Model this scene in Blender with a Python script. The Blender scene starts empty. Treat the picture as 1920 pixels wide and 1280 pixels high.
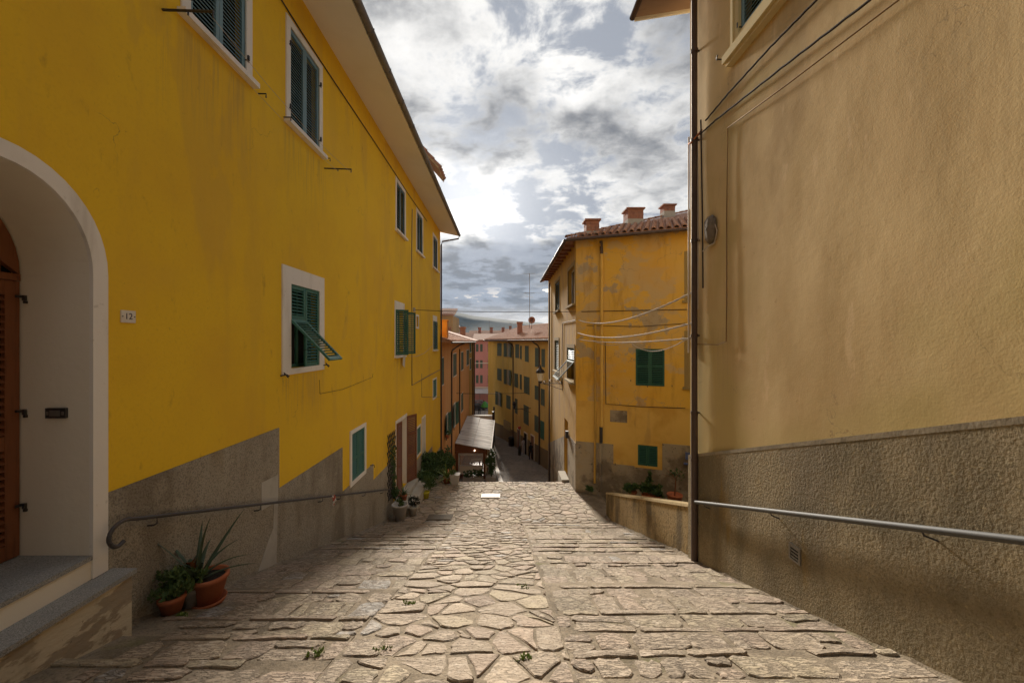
import bpy, bmesh, math, random
from mathutils import Vector, Matrix, noise

random.seed(11)
SC = bpy.context.scene
COL = SC.collection
R = math.radians
V3 = Vector

# ------------------------------------------------------------------ camera
# eye at the origin, street runs down along +Y, metres
F, CX, CY = 747.0, 948.0, 640.0
cam = bpy.data.cameras.new('camera')
cam.sensor_width = 36.0
cam.lens = 36.0 * F / 1920.0
cam.shift_x = 12.0 / 1920.0
cam.clip_start = 0.05
cam.clip_end = 12000.0
cam_ob = bpy.data.objects.new('camera', cam)
cam_ob.rotation_euler = (R(90), 0, 0)
COL.objects.link(cam_ob)
SC.camera = cam_ob

# ------------------------------------------------------------------ light
SUN_AZ, SUN_EL = R(5.0), R(19.5)          # left of the street axis, above horizon
SUN_DIR = V3((-math.sin(SUN_AZ) * math.cos(SUN_EL), math.cos(SUN_AZ) * math.cos(SUN_EL), math.sin(SUN_EL)))
SKY_GAIN = 0.62
world = bpy.data.worlds.new('World')
SC.world = world
world.use_nodes = True
nt = world.node_tree
nt.nodes.clear()


class NG:
    """tiny node-graph helper"""
    def __init__(s, tree): s.t = tree
    def n(s, typ, **kw):
        nd = s.t.nodes.new(typ)
        for k, v in kw.items():
            if k.startswith('i_'):
                nd.inputs[int(k[2:])].default_value = v
            else:
                setattr(nd, k, v)
        return nd
    def put(s, sock, v):
        if hasattr(v, 'is_output'): s.t.links.new(v, sock)
        else: sock.default_value = v
    def math(s, op, a, b=0.0, c=0.0, clamp=False):
        nd = s.n('ShaderNodeMath', operation=op, use_clamp=clamp)
        s.put(nd.inputs[0], a); s.put(nd.inputs[1], b); s.put(nd.inputs[2], c)
        return nd.outputs[0]
    def vmath(s, op, a, b=(0, 0, 0)):
        nd = s.n('ShaderNodeVectorMath', operation=op)
        s.put(nd.inputs[0], a); s.put(nd.inputs[1], b)
        return nd.outputs['Value'] if op == 'DOT_PRODUCT' else nd.outputs[0]
    def noise(s, vec, scale, detail=4.0, rough=0.55, dist=0.0):
        nd = s.n('ShaderNodeTexNoise')
        s.put(nd.inputs['Vector'], vec)
        nd.inputs['Scale'].default_value = scale
        nd.inputs['Detail'].default_value = detail
        nd.inputs['Roughness'].default_value = rough
        nd.inputs['Distortion'].default_value = dist
        return nd.outputs[0]
    def rng(s, v, a, b, c=0.0, d=1.0, smooth=True):
        nd = s.n('ShaderNodeMapRange', interpolation_type='SMOOTHSTEP' if smooth else 'LINEAR')
        s.put(nd.inputs[0], v)
        for i, x in enumerate((a, b, c, d)): nd.inputs[i + 1].default_value = x
        return nd.outputs[0]
    def mix(s, f, a, b, mode='MIX'):
        nd = s.n('ShaderNodeMix', data_type='RGBA', blend_type=mode)
        s.put(nd.inputs[0], f); s.put(nd.inputs[6], c4(a)); s.put(nd.inputs[7], c4(b))
        return nd.outputs[2]


def c4(c):
    if hasattr(c, 'is_output'): return c
    return (c[0], c[1], c[2], 1.0) if len(c) == 3 else c


g = NG(nt)
tc = g.n('ShaderNodeTexCoord')
dirv = g.vmath('NORMALIZE', tc.outputs['Generated'])
sep = g.n('ShaderNodeSeparateXYZ'); nt.links.new(dirv, sep.inputs[0])
zz = g.math('ADD', g.math('MAXIMUM', sep.outputs[2], 0.0), 0.16)
cmb = g.n('ShaderNodeCombineXYZ')
nt.links.new(g.math('DIVIDE', sep.outputs[0], zz), cmb.inputs[0])
nt.links.new(g.math('DIVIDE', sep.outputs[1], zz), cmb.inputs[1])
pl = cmb.outputs[0]
n_big = g.noise(g.vmath('ADD', pl, (6.57, 19.66, 19.18)), 0.55, 3, 0.5, 0.2)
n_mid = g.noise(g.vmath('ADD', pl, (18.37, 15.8, 17.5)), 1.35, 10, 0.55, 0.12)
n_fin = g.noise(g.vmath('ADD', pl, (5.2, 1.1, 4)), 4.6, 9, 0.62, 0.25)
cov_n = g.math('ADD', g.math('MULTIPLY', n_mid, 0.46), g.math('MULTIPLY', n_fin, 0.54))
cover = g.rng(cov_n, 0.355, 0.405)
n_sh = g.noise(g.vmath('ADD', pl, (0.01, 12.54, 4.95)), 1.6, 8, 0.52, 0.15)
shade_n = g.math('ADD', g.math('ADD', g.math('MULTIPLY', n_big, 0.40), g.math('MULTIPLY', n_sh, 0.48)), g.math('MULTIPLY', n_fin, 0.30))
shade_n = g.math('ADD', shade_n, g.rng(sep.outputs[2], 0.34, 0.12, 0.0, 0.085))
shade = g.rng(shade_n, 0.475, 0.65)
ccol = g.mix(shade, (0.30, 0.294, 0.283), (0.058, 0.060, 0.066))
thin = g.rng(cov_n, 0.455, 0.535)
ccol = g.mix(thin, (0.105, 0.113, 0.130), ccol)
sd = g.math('MAXIMUM', g.vmath('DOT_PRODUCT', dirv, tuple(SUN_DIR)), 0.0)
glow = g.math('ADD', g.math('MULTIPLY', g.math('POWER', sd, 22.0), 0.06), g.math('MULTIPLY', g.math('POWER', sd, 110.0), 0.13))
glow = g.math('MULTIPLY', glow, g.rng(shade, 0.0, 1.0, 1.0, 0.35))
gl = g.n('ShaderNodeCombineColor')
for i, k in enumerate((1.0, 0.985, 0.95)): nt.links.new(g.math('MULTIPLY', glow, k), gl.inputs[i])
ccol = g.mix(1.0, ccol, gl.outputs[0], 'ADD')
hz = g.rng(sep.outputs[2], 0.01, 0.11, 0.75, 0.0)
ccol = g.mix(hz, ccol, (0.36, 0.335, 0.305))
ccol = g.mix(g.rng(sep.outputs[2], -0.06, -0.01, 1.0, 0.0), ccol, (0.10, 0.09, 0.075))
cover = g.math('MAXIMUM', cover, g.rng(sep.outputs[2], 0.05, 0.25, 1.0, 0.0))
cover = g.math('MAXIMUM', cover, g.rng(sd, 0.90, 0.985))
sky = g.n('ShaderNodeTexSky', sky_type='NISHITA')
sky.sun_disc = False
sky.sun_elevation = SUN_EL
sky.sun_rotation = -SUN_AZ
sky.altitude = 50
bg1 = g.n('ShaderNodeBackground'); bg1.inputs[1].default_value = 0.05
nt.links.new(sky.outputs[0], bg1.inputs[0])
bg2 = g.n('ShaderNodeBackground'); bg2.inputs[1].default_value = SKY_GAIN
nt.links.new(ccol, bg2.inputs[0])
mx = g.n('ShaderNodeMixShader')
nt.links.new(cover, mx.inputs[0]); nt.links.new(bg1.outputs[0], mx.inputs[1]); nt.links.new(bg2.outputs[0], mx.inputs[2])
wo = g.n('ShaderNodeOutputWorld'); nt.links.new(mx.outputs[0], wo.inputs[0])

sl = bpy.data.lights.new('sun', 'SUN')
sl.energy = 1.55
sl.angle = R(5.5)
sl.color = (1.0, 0.91, 0.79)
so = bpy.data.objects.new('sun', sl)
so.rotation_euler = (-SUN_DIR).to_track_quat('-Z', 'Y').to_euler()
so.location = (0, 0, 40)
COL.objects.link(so)

SC.view_settings.view_transform = 'Standard'
SC.view_settings.look = 'None'
SC.view_settings.exposure = 2.47
SC.view_settings.gamma = 1.0
SC.view_settings.use_curve_mapping = False
SC.render.engine = 'CYCLES'
SC.cycles.max_bounces = 10
SC.cycles.diffuse_bounces = 6
SC.cycles.use_denoising = True

# ------------------------------------------------------------------ materials
MATS = {}


def M(name, base, rough=0.9, layers=(), bumps=(), spec=0.25, tint=False, metal=0.0, rand=False, emit=None, alpha=None, cracks=None, streaks=None):
    """plain procedural surface: colour layers by thresholded noise, relief by summed noise heights (metres)"""
    if name in MATS: return MATS[name]
    m = bpy.data.materials.new(name); m.use_nodes = True
    t = m.node_tree; q = NG(t)
    b = t.nodes['Principled BSDF']
    tcn = q.n('ShaderNodeTexCoord')
    co = tcn.outputs['Object']
    if rand:
        oi = q.n('ShaderNodeObjectInfo')
        co = q.vmath('ADD', co, q.vmath('MULTIPLY', q.vmath('ADD', oi.outputs['Random'], (0, 0, 0)), (37.0, 61.0, 23.0)))
    col = c4(base)
    if tint:
        at = q.n('ShaderNodeAttribute', attribute_name='tint')
        col = q.mix(1.0, col, at.outputs['Color'], 'MULTIPLY')
    for (sc, st, lo, hi, c, amt, det) in layers:
        v = q.vmath('MULTIPLY', co, st)
        v = q.vmath('ADD', v, (sc * 3.7 % 11, sc * 1.3 % 7, sc * 2.1 % 5))
        f = q.math('MULTIPLY', q.rng(q.noise(v, sc, det, 0.6, 0.15), lo, hi), amt)
        col = q.mix(f, col, c)
    if streaks:      # rain streaks hanging below sills and fittings: (y0, y1, z top, length) in the object's own metres
        cs, lst = streaks
        sp = q.n('ShaderNodeSeparateXYZ'); q.put(sp.inputs[0], co)
        sn = q.rng(q.noise(q.vmath('MULTIPLY', co, (1, 11, .55)), 1.6, 4, .6), .44, .62)
        for (ya, yb, zt, ln) in lst:
            k_ = q.math('MULTIPLY', q.rng(sp.outputs[1], ya - .08, ya + .06), q.rng(sp.outputs[1], yb + .08, yb - .06))
            k_ = q.math('MULTIPLY', k_, q.math('MULTIPLY', q.rng(sp.outputs[2], zt - ln, zt - .1), q.rng(sp.outputs[2], zt + .02, zt - .02)))
            col = q.mix(q.math('MULTIPLY', q.math('MULTIPLY', k_, sn), .38), col, cs)
    if cracks:
        sc, wd, cc, lo = cracks
        vo = q.n('ShaderNodeTexVoronoi', feature='DISTANCE_TO_EDGE'); vo.inputs['Scale'].default_value = sc
        dn = q.n('ShaderNodeTexNoise'); dn.inputs['Scale'].default_value = 2.6; dn.inputs['Detail'].default_value = 6
        q.put(dn.inputs['Vector'], co)
        q.put(vo.inputs['Vector'], q.vmath('ADD', co, q.vmath('MULTIPLY', dn.outputs['Color'], (.9, .9, .9))))
        cm_ = q.math('MULTIPLY', q.rng(vo.outputs['Distance'], wd, wd * .3), q.rng(q.noise(co, .9, 3), lo, lo + .08))
        col = q.mix(q.math('MULTIPLY', cm_, .75), col, cc)
    q.put(b.inputs['Base Color'], col)
    b.inputs['Roughness'].default_value = rough
    b.inputs['Specular IOR Level'].default_value = spec
    b.inputs['Metallic'].default_value = metal
    if emit:
        b.inputs['Emission Color'].default_value = c4(emit[0]); b.inputs['Emission Strength'].default_value = emit[1]
    if alpha is not None: b.inputs['Alpha'].default_value = alpha
    h = None
    for (sc, st, amp, det) in bumps:
        v = q.vmath('MULTIPLY', co, st)
        x = q.math('MULTIPLY', q.noise(v, sc, det, 0.6), amp)
        h = x if h is None else q.math('ADD', h, x)
    if h is not None:
        bn = q.n('ShaderNodeBump'); bn.inputs['Strength'].default_value = 1.0; bn.inputs['Distance'].default_value = 1.0
        t.links.new(h, bn.inputs['Height']); t.links.new(bn.outputs[0], b.inputs['Normal'])
    MATS[name] = m
    return m


I3 = (1, 1, 1)
VS = (1, 1, 0.22)      # streaks running down
m_yellow = M('yellow_plaster', (0.80, 0.505, 0.026), 0.92,
             [(0.7, I3, 0.40, 0.70, (0.72, 0.425, 0.030), 0.7, 6), (1.6, VS, 0.52, 0.66, (0.66, 0.39, 0.045), 0.4, 7), (0.9, (1, 1, .35), 0.56, 0.60, (0.65, 0.39, 0.05), 0.45, 8), (28, I3, 0.5, 0.7, (0.68, 0.41, 0.03), 0.35, 3),
              (0.5, I3, 0.5, 0.75, (0.74, 0.45, 0.05), 0.5, 4), (5.0, (1, 1, .5), 0.62, 0.76, (0.40, 0.21, 0.03), 0.5, 5),
              (14.0, I3, 0.70, 0.76, (0.34, 0.17, 0.03), 0.35, 3)],
             [(1.3, I3, 0.010, 3), (9, I3, 0.0045, 6), (60, I3, 0.0014, 3)], cracks=(.45, .0035, (.40, .24, .04), .56),
             streaks=((.40, .25, .07), [(-5.45, -4.15, 9.66, 1.5), (-3.27, -1.88, 9.64, 1.4), (-5.72, -5.62, 9.6, 1.8), (3.4, 4.8, 9.7, 1.6), (6.6, 7.95, 9.7, 1.5), (10.3, 11.9, 9.7, 1.6), (-3.4, -1.8, 5.40, 1.1), (3.3, 4.7, 5.45, 1.3), (-.5, .7, 2.5, .5), (-1.85, -1.75, 9.56, 1.2)]))
m_tan = M('tan_plaster', (0.62, 0.455, 0.225), 0.93,
          [(0.45, I3, 0.44, 0.60, (0.55, 0.39, 0.185), 0.8, 6), (1.0, VS, 0.54, 0.66, (0.65, 0.49, 0.25), 0.75, 7),
           (0.7, (1, 1, .5), 0.56, 0.68, (0.46, 0.32, 0.150), 0.75, 7), (3.5, (1, 1, .3), 0.61, 0.70, (0.74, 0.55, 0.31), 0.6, 6),
           (9, I3, 0.66, 0.74, (0.40, 0.26, 0.12), 0.5, 5), (0.25, I3, 0.47, 0.58, (0.52, 0.405, 0.165), 0.8, 3)],
          [(1.1, (1, 1, .7), 0.004, 3), (7, I3, 0.0026, 6), (60, I3, 0.0012, 3)], cracks=(.55, .0035, (.36, .26, .13), .54),
          streaks=((.46, .335, .17), [(2.2, 3.8, 7.95, 1.6), (3.7, 4.5, 4.2, 3.0), (-1.0, 1.2, 6.3, 2.6)]))
m_plinth = M('cement_render', (0.38, 0.335, 0.255), 0.97,
             [(1.1, VS, 0.42, 0.62, (0.23, 0.19, 0.135), 0.9, 7), (2.5, I3, 0.52, 0.66, (0.42, 0.37, 0.275), 0.6, 6),
              (55, I3, 0.50, 0.60, (0.13, 0.105, 0.075), 0.6, 3), (0.8, VS, 0.55, 0.7, (0.23, 0.165, 0.075), 0.6, 5)],
             [(55, I3, 0.016, 3), (8, I3, 0.010, 4)])
m_roughcast = M('ochre_roughcast', (0.31, 0.25, 0.150), 0.97,
                [(0.9, (1, 1, .45), 0.40, 0.60, (0.175, 0.142, 0.085), 0.95, 7), (0.55, I3, 0.52, 0.66, (0.38, 0.31, 0.19), 0.7, 6),
                 (46, I3, 0.48, 0.64, (0.14, 0.11, 0.06), 0.55, 6), (22, I3, 0.58, 0.70, (0.47, 0.38, 0.20), 0.45, 6), (2.2, VS, 0.55, 0.66, (0.21, 0.17, 0.11), 0.7, 7),
                 (1.5, VS, 0.60, 0.72, (0.30, 0.185, 0.04), 0.6, 5)],
                [(38, I3, 0.017, 5), (9, I3, 0.012, 5)])
m_moss_wall = M('mossy_render', (0.38, 0.27, 0.12), 0.97,
                [(1.3, (1, 1, .3), 0.46, 0.62, (0.085, 0.062, 0.03), 0.85, 8), (40, (1, 1, .35), 0.50, 0.60, (0.12, 0.09, 0.04), 0.7, 4),
                 (3.0, I3, 0.55, 0.7, (0.38, 0.27, 0.12), 0.6, 5)],
                [(45, (1, 1, .5), 0.016, 3), (7, I3, 0.01, 3)])
m_capping = M('cement_capping', (0.40, 0.30, 0.15), 0.95, [(6, I3, 0.45, 0.65, (0.27, 0.20, 0.10), 0.7, 6)], [(30, I3, 0.004, 4)])
m_cement = M('smooth_cement', (0.46, 0.425, 0.355), 0.95, [(3, I3, 0.45, 0.7, (0.36, 0.325, 0.265), 0.7, 6)], [(40, I3, 0.002, 4)])
m_white = M('white_lime_paint', (0.77, 0.72, 0.64), 0.85, [(2.5, VS, 0.5, 0.75, (0.47, 0.41, 0.33), 0.6, 6), (12, I3, 0.62, 0.72, (0.36, 0.31, 0.24), 0.35, 4)], [(14, I3, 0.003, 4)])
m_cream = M('cream_reveal', (0.76, 0.69, 0.56), 0.9, [(1.6, VS, 0.5, 0.75, (0.66, 0.58, 0.45), 0.6, 5)], [(9, I3, 0.004, 4)])
m_peel = M('peeling_cream_render', (0.56, 0.48, 0.34), 0.93,
           [(2.2, (1, 1, 2.2), 0.53, 0.575, (0.30, 0.24, 0.165), 0.9, 8), (4, VS, 0.5, 0.75, (0.34, 0.28, 0.19), 0.6, 5), (26, I3, 0.66, 0.70, (0.12, 0.10, 0.07), 0.7, 3)],
           [(3, (1, 1, 2.2), 0.02, 5)])
m_granite = M('grey_granite', (0.31, 0.30, 0.275), 0.7, [(120, I3, 0.5, 0.58, (0.14, 0.135, 0.125), 0.8, 2), (90, I3, 0.58, 0.66, (0.44, 0.44, 0.42), 0.7, 2), (2, I3, 0.5, 0.7, (0.21, 0.215, 0.21), 0.5, 4)], [(60, I3, 0.001, 2)])
m_soffit = M('soffit_paint', (0.84, 0.81, 0.74), 0.9, [(0.8, I3, 0.45, 0.7, (0.78, 0.75, 0.67), 0.6, 5)], [(5, I3, 0.003, 3)])
m_zinc = M('grey_gutter_metal', (0.20, 0.185, 0.17), 0.75, [(4, I3, 0.5, 0.7, (0.13, 0.115, 0.10), 0.6, 5)], (), 0.2, metal=0.0)
m_brownpipe = M('brown_pipe_paint', (0.075, 0.045, 0.032), 0.6, [(5, (1, 1, .3), 0.52, 0.7, (0.11, 0.075, 0.055), 0.7, 5)], [(20, I3, 0.001, 3)], 0.5)
m_iron = M('dark_iron', (0.030, 0.027, 0.026), 0.5, [(20, I3, 0.55, 0.7, (0.07, 0.04, 0.028), 0.7, 4)], [(60, I3, 0.0008, 3)], 0.5)
m_rail = M('painted_grey_rail', (0.085, 0.085, 0.082), 0.65, [(9, I3, 0.55, 0.7, (0.07, 0.062, 0.058), 0.6, 4)], [(30, I3, 0.0005, 3)], 0.4, metal=0.1)
m_darkrail = M('dark_painted_rail', (0.055, 0.05, 0.05), 0.45, [(9, I3, 0.55, 0.7, (0.08, 0.06, 0.045), 0.6, 4)], [(30, I3, 0.0005, 3)], 0.4)
m_teal = M('blue_teal_paint', (0.16, 0.265, 0.30), 0.6, [(6, (1, 1, .3), 0.5, 0.72, (0.125, 0.21, 0.235), 0.6, 5)], (), 0.4)
m_teal_dark = M('dark_teal_paint', (0.12, 0.185, 0.195), 0.6, [(6, (1, 1, .3), 0.5, 0.72, (0.04, 0.08, 0.08), 0.6, 5)], (), 0.4)
m_green = M('green_paint', (0.045, 0.155, 0.115), 0.55, [(6, (1, 1, .3), 0.5, 0.72, (0.034, 0.118, 0.09), 0.7, 5)], (), 0.4)
m_dkgreen = M('dark_green_paint', (0.024, 0.098, 0.066), 0.55, [(6, (1, 1, .3), 0.5, 0.72, (0.018, 0.072, 0.052), 0.7, 5)], (), 0.4)
m_greygreen = M('faded_green_paint', (0.11, 0.145, 0.11), 0.7, [(6, I3, 0.5, 0.72, (0.075, 0.10, 0.08), 0.7, 5)], (), 0.3)
m_wood = M('brown_stained_wood', (0.20, 0.070, 0.026), 0.5, [(7, (5, 5, .35), 0.48, 0.7, (0.12, 0.040, 0.014), 0.75, 6), (2, I3, 0.55, 0.75, (0.29, 0.115, 0.04), 0.5, 5)], [(20, (4, 4, .4), 0.0015, 4)], 0.4)
m_glass = M('dark_glass', (0.015, 0.017, 0.018), 0.08, (), (), 0.5)
m_dark = M('dark_interior', (0.02, 0.018, 0.016), 0.9)
m_shadepane = M('drawn_blind', (0.30, 0.28, 0.23), 0.8)
m_curtain = M('white_curtain', (0.55, 0.52, 0.46), 0.9, (), [(18, (1, 6, .1), 0.006, 2)])
m_terra = M('terracotta', (0.42, 0.135, 0.060), 0.8, [(6, I3, 0.5, 0.7, (0.30, 0.10, 0.05), 0.6, 5)], [(40, I3, 0.0015, 3)], rand=True)
m_whitepot = M('off_white_ceramic', (0.50, 0.46, 0.41), 0.7, [(4, I3, 0.5, 0.7, (0.38, 0.345, 0.30), 0.6, 5)])
m_soil = M('soil', (0.03, 0.024, 0.018), 0.95, (), [(40, I3, 0.02, 4)])
m_leaf = M('leaf_green', (0.085, 0.135, 0.038), 0.55, [(9, I3, 0.45, 0.7, (0.12, 0.165, 0.05), 0.8, 3)], (), 0.4, rand=True)
m_leafdk = M('leaf_dark_green', (0.060, 0.115, 0.035), 0.55, [(9, I3, 0.45, 0.7, (0.10, 0.15, 0.05), 0.8, 3)], (), 0.4, rand=True)
m_leaflt = M('leaf_bright_green', (0.17, 0.23, 0.04), 0.5, [(7, I3, 0.45, 0.7, (0.10, 0.16, 0.035), 0.7, 3)], (), 0.4, rand=True)
m_aloe = M('aloe_green', (0.052, 0.082, 0.045), 0.5, [(8, I3, 0.5, 0.7, (0.085, 0.095, 0.045), 0.7, 3)], (), 0.4, rand=True)
m_dry = M('dry_leaf', (0.25, 0.09, 0.025), 0.8, [(15, I3, 0.5, 0.7, (0.13, 0.05, 0.02), 0.7, 3)])
m_petal = M('white_petal', (0.7, 0.68, 0.62), 0.7)
m_mortar = M('street_mortar', (0.255, 0.206, 0.145), 0.97,
             [(2.2, I3, 0.42, 0.62, (0.145, 0.115, 0.078), 0.8, 7), (30, I3, 0.52, 0.62, (0.11, 0.09, 0.065), 0.6, 3), (1.1, I3, 0.6, 0.7, (0.14, 0.135, 0.05), 0.5, 6)],
             [(50, I3, 0.010, 5), (9, I3, 0.020, 5)])
m_lowstreet = M('lower_street_cobbles', (0.25, 0.22, 0.19), 0.9,
                [(5, (1, 2.2, 1), 0.46, 0.56, (0.15, 0.13, 0.112), 0.85, 5), (0.5, I3, 0.5, 0.65, (0.31, 0.27, 0.225), 0.6, 5)],
                [(5, (1, 2.2, 1), 0.03, 4)])
m_passage = M('worn_dark_paving', (0.155, 0.130, 0.100), 0.95, [(1.2, I3, 0.45, 0.65, (0.10, 0.085, 0.066), 0.8, 6)], [(20, I3, 0.006, 4)])
m_ground = M('far_ground', (0.16, 0.15, 0.12), 0.95)
m_tile = M('roof_tile_clay', (0.40, 0.205, 0.125), 0.9, [(3, I3, 0.45, 0.65, (0.26, 0.135, 0.09), 0.8, 5), (12, I3, 0.55, 0.68, (0.45, 0.36, 0.25), 0.6, 4), (8, I3, 0.6, 0.7, (0.13, 0.095, 0.07), 0.7, 4)], [(20, I3, 0.004, 4)], rand=True)
m_brick = M('chimney_brick', (0.36, 0.165, 0.105), 0.9, [(5, I3, 0.5, 0.65, (0.25, 0.125, 0.09), 0.8, 5), (9, I3, 0.6, 0.7, (0.42, 0.33, 0.22), 0.5, 5)], [(30, I3, 0.004, 4)])
m_orangechim = M('orange_chimney_paint', (0.58, 0.26, 0.08), 0.9, [(2, I3, 0.5, 0.7, (0.48, 0.15, 0.03), 0.6, 5)])
m_r2 = M('weathered_ochre_plaster', (0.72, 0.425, 0.065), 0.93,
         [(0.45, (1, 1, 1.6), 0.40, 0.64, (0.66, 0.42, 0.13), 0.8, 6), (0.50, (1, 1, 1.5), 0.525, 0.565, (0.56, 0.40, 0.20), 0.85, 8),
          (0.9, I3, 0.60, 0.62, (0.42, 0.335, 0.22), 0.9, 9), (0.35, I3, 0.52, 0.70, (0.68, 0.35, 0.03), 0.6, 7), (2.5, VS, 0.52, 0.7, (0.42, 0.23, 0.05), 0.55, 6)],
         [(1.2, I3, 0.02, 3), (10, I3, 0.006, 5)], cracks=(.7, .007, (.34, .25, .14), .46))
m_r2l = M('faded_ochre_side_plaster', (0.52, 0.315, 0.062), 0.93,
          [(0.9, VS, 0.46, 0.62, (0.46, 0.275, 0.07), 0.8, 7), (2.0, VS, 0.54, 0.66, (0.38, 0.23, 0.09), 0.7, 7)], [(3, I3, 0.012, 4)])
m_r2p = M('brown_stone_render', (0.36, 0.30, 0.21), 0.97,
          [(0.9, I3, 0.44, 0.58, (0.165, 0.125, 0.085), 0.85, 7), (2.4, I3, 0.57, 0.62, (0.37, 0.29, 0.18), 0.8, 7), (7, I3, 0.62, 0.67, (0.09, 0.07, 0.05), 0.7, 5)], [(12, I3, 0.02, 5)])
m_r2band = M('newer_ochre_plaster', (0.72, 0.455, 0.11), 0.93, [(0.8, I3, 0.45, 0.7, (0.55, 0.295, 0.05), 0.7, 6), (3, VS, .56, .7, (.45, .27, .09), .5, 5)], [(8, I3, 0.005, 4)])
m_blind = M('painted_blind_window', (0.33, 0.235, 0.09), 0.93, [(2, VS, 0.5, 0.7, (0.26, 0.18, 0.07), 0.6, 5)])
m_orange = M('orange_plaster', (0.68, 0.345, 0.125), 0.93, [(0.5, VS, 0.45, 0.7, (0.55, 0.215, 0.05), 0.7, 5), (1.5, VS, 0.56, 0.7, (0.44, 0.19, 0.06), 0.6, 6)], [(6, I3, 0.006, 4)])
m_r3 = M('olive_yellow_plaster', (0.72, 0.51, 0.15), 0.93, [(0.3, VS, 0.45, 0.65, (0.63, 0.41, 0.09), 0.7, 5), (1.1, VS, 0.54, 0.68, (0.55, 0.38, 0.12), 0.6, 6)], [(5, I3, 0.008, 4)])
m_r3b = M('tan_yellow_plaster', (0.72, 0.50, 0.17), 0.93, [(0.3, VS, 0.45, 0.65, (0.63, 0.41, 0.115), 0.7, 5), (1.1, VS, 0.54, 0.68, (0.55, 0.37, 0.12), 0.6, 6)], [(5, I3, 0.008, 4)])
m_r3p = M('lower_brown_render', (0.24, 0.175, 0.10), 0.95, [(0.8, VS, 0.45, 0.65, (0.16, 0.115, 0.07), 0.8, 6)], [(8, I3, 0.01, 4)])
m_pink = M('pink_plaster', (0.62, 0.27, 0.235), 0.93, [(0.2, VS, 0.45, 0.65, (0.54, 0.23, 0.19), 0.7, 5)], [(3, I3, 0.01, 4)])
m_ochre2 = M('ochre_plaster', (0.50, 0.29, 0.075), 0.93, [(0.5, VS, 0.45, 0.65, (0.40, 0.23, 0.06), 0.7, 5)])
m_tower = M('sandy_plaster', (0.42, 0.28, 0.14), 0.93, [(0.3, VS, 0.45, 0.65, (0.33, 0.22, 0.12), 0.7, 5)])
m_hill = M('hill_scrub', (0.040, 0.050, 0.040), 0.95, [(0.006, I3, 0.45, 0.6, (0.06, 0.066, 0.05), 0.7, 6)])
m_poly = M('awning_sheet', (0.58, 0.56, 0.53), 0.95, [(1.6, (.25, 2.2, 1), 0.44, 0.64, (0.32, 0.30, 0.28), 0.85, 6), (5, (.3, 1.5, 1), 0.58, 0.7, (0.14, 0.13, 0.12), 0.7, 5)], (), 0.05)
m_lampglass = M('frosted_lantern_glass', (0.85, 0.83, 0.76), 0.35, (), (), 0.5)
m_lampglass.node_tree.nodes['Principled BSDF'].inputs['Subsurface Weight'].default_value = 1.0
m_lampglass.node_tree.nodes['Principled BSDF'].inputs['Subsurface Radius'].default_value = (.3, .3, .3)
m_bulb = M('warm_bulb', (1, 0.8, 0.5), 0.5, emit=((1.0, 0.88, 0.66), 0.7))
m_cablelight = M('pale_cable', (0.52, 0.44, 0.34), 0.7)
m_cabledark = M('dark_cable', (0.05, 0.04, 0.033), 0.7)
m_black = M('black_rubber', (0.02, 0.02, 0.022), 0.6)
m_carpaint = M('dark_car_paint', (0.03, 0.033, 0.045), 0.25, (), (), 0.5)
m_carpaint2 = M('grey_car_paint', (0.12, 0.125, 0.14), 0.3, (), (), 0.5)
m_skin = M('skin', (0.45, 0.26, 0.18), 0.6)
m_cloth_dk = M('dark_cloth', (0.025, 0.027, 0.035), 0.9)
m_cloth_lt = M('pale_cloth', (0.5, 0.45, 0.45), 0.9)
m_hair = M('hair', (0.03, 0.02, 0.015), 0.7)
m_greenfab = M('green_fabric', (0.05, 0.20, 0.06), 0.8)
m_redp = M('red_paint', (0.42, 0.05, 0.03), 0.6)
m_yellowpot = M('yellow_plastic', (0.55, 0.47, 0.04), 0.5)
m_plaque = M('enamel_white', (0.68, 0.62, 0.52), 0.4, [(8, I3, 0.55, 0.7, (0.55, 0.50, 0.41), 0.5, 4)])
m_numeral = M('dark_numeral', (0.04, 0.035, 0.04), 0.6)
m_alu = M('brushed_metal', (0.22, 0.20, 0.17), 0.4, (), (), 0.5, metal=0.5)
m_plate = M('pale_stone_plate', (0.62, 0.58, 0.52), 0.7, [(9, I3, 0.5, 0.65, (0.45, 0.41, 0.36), 0.7, 5)])
m_tape = M('red_white_tape', (0.5, 0.12, 0.08), 0.6, [(14, (1, 1, 1), 0.5, 0.52, (0.7, 0.65, 0.6), 1.0, 0)])
m_concretecap = M('lump_grey_plaster', (0.20, 0.165, 0.125), 0.95, [(9, I3, .45, .65, (.13, .11, .085), .8, 4)], [(18, I3, 0.02, 4)])

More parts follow.
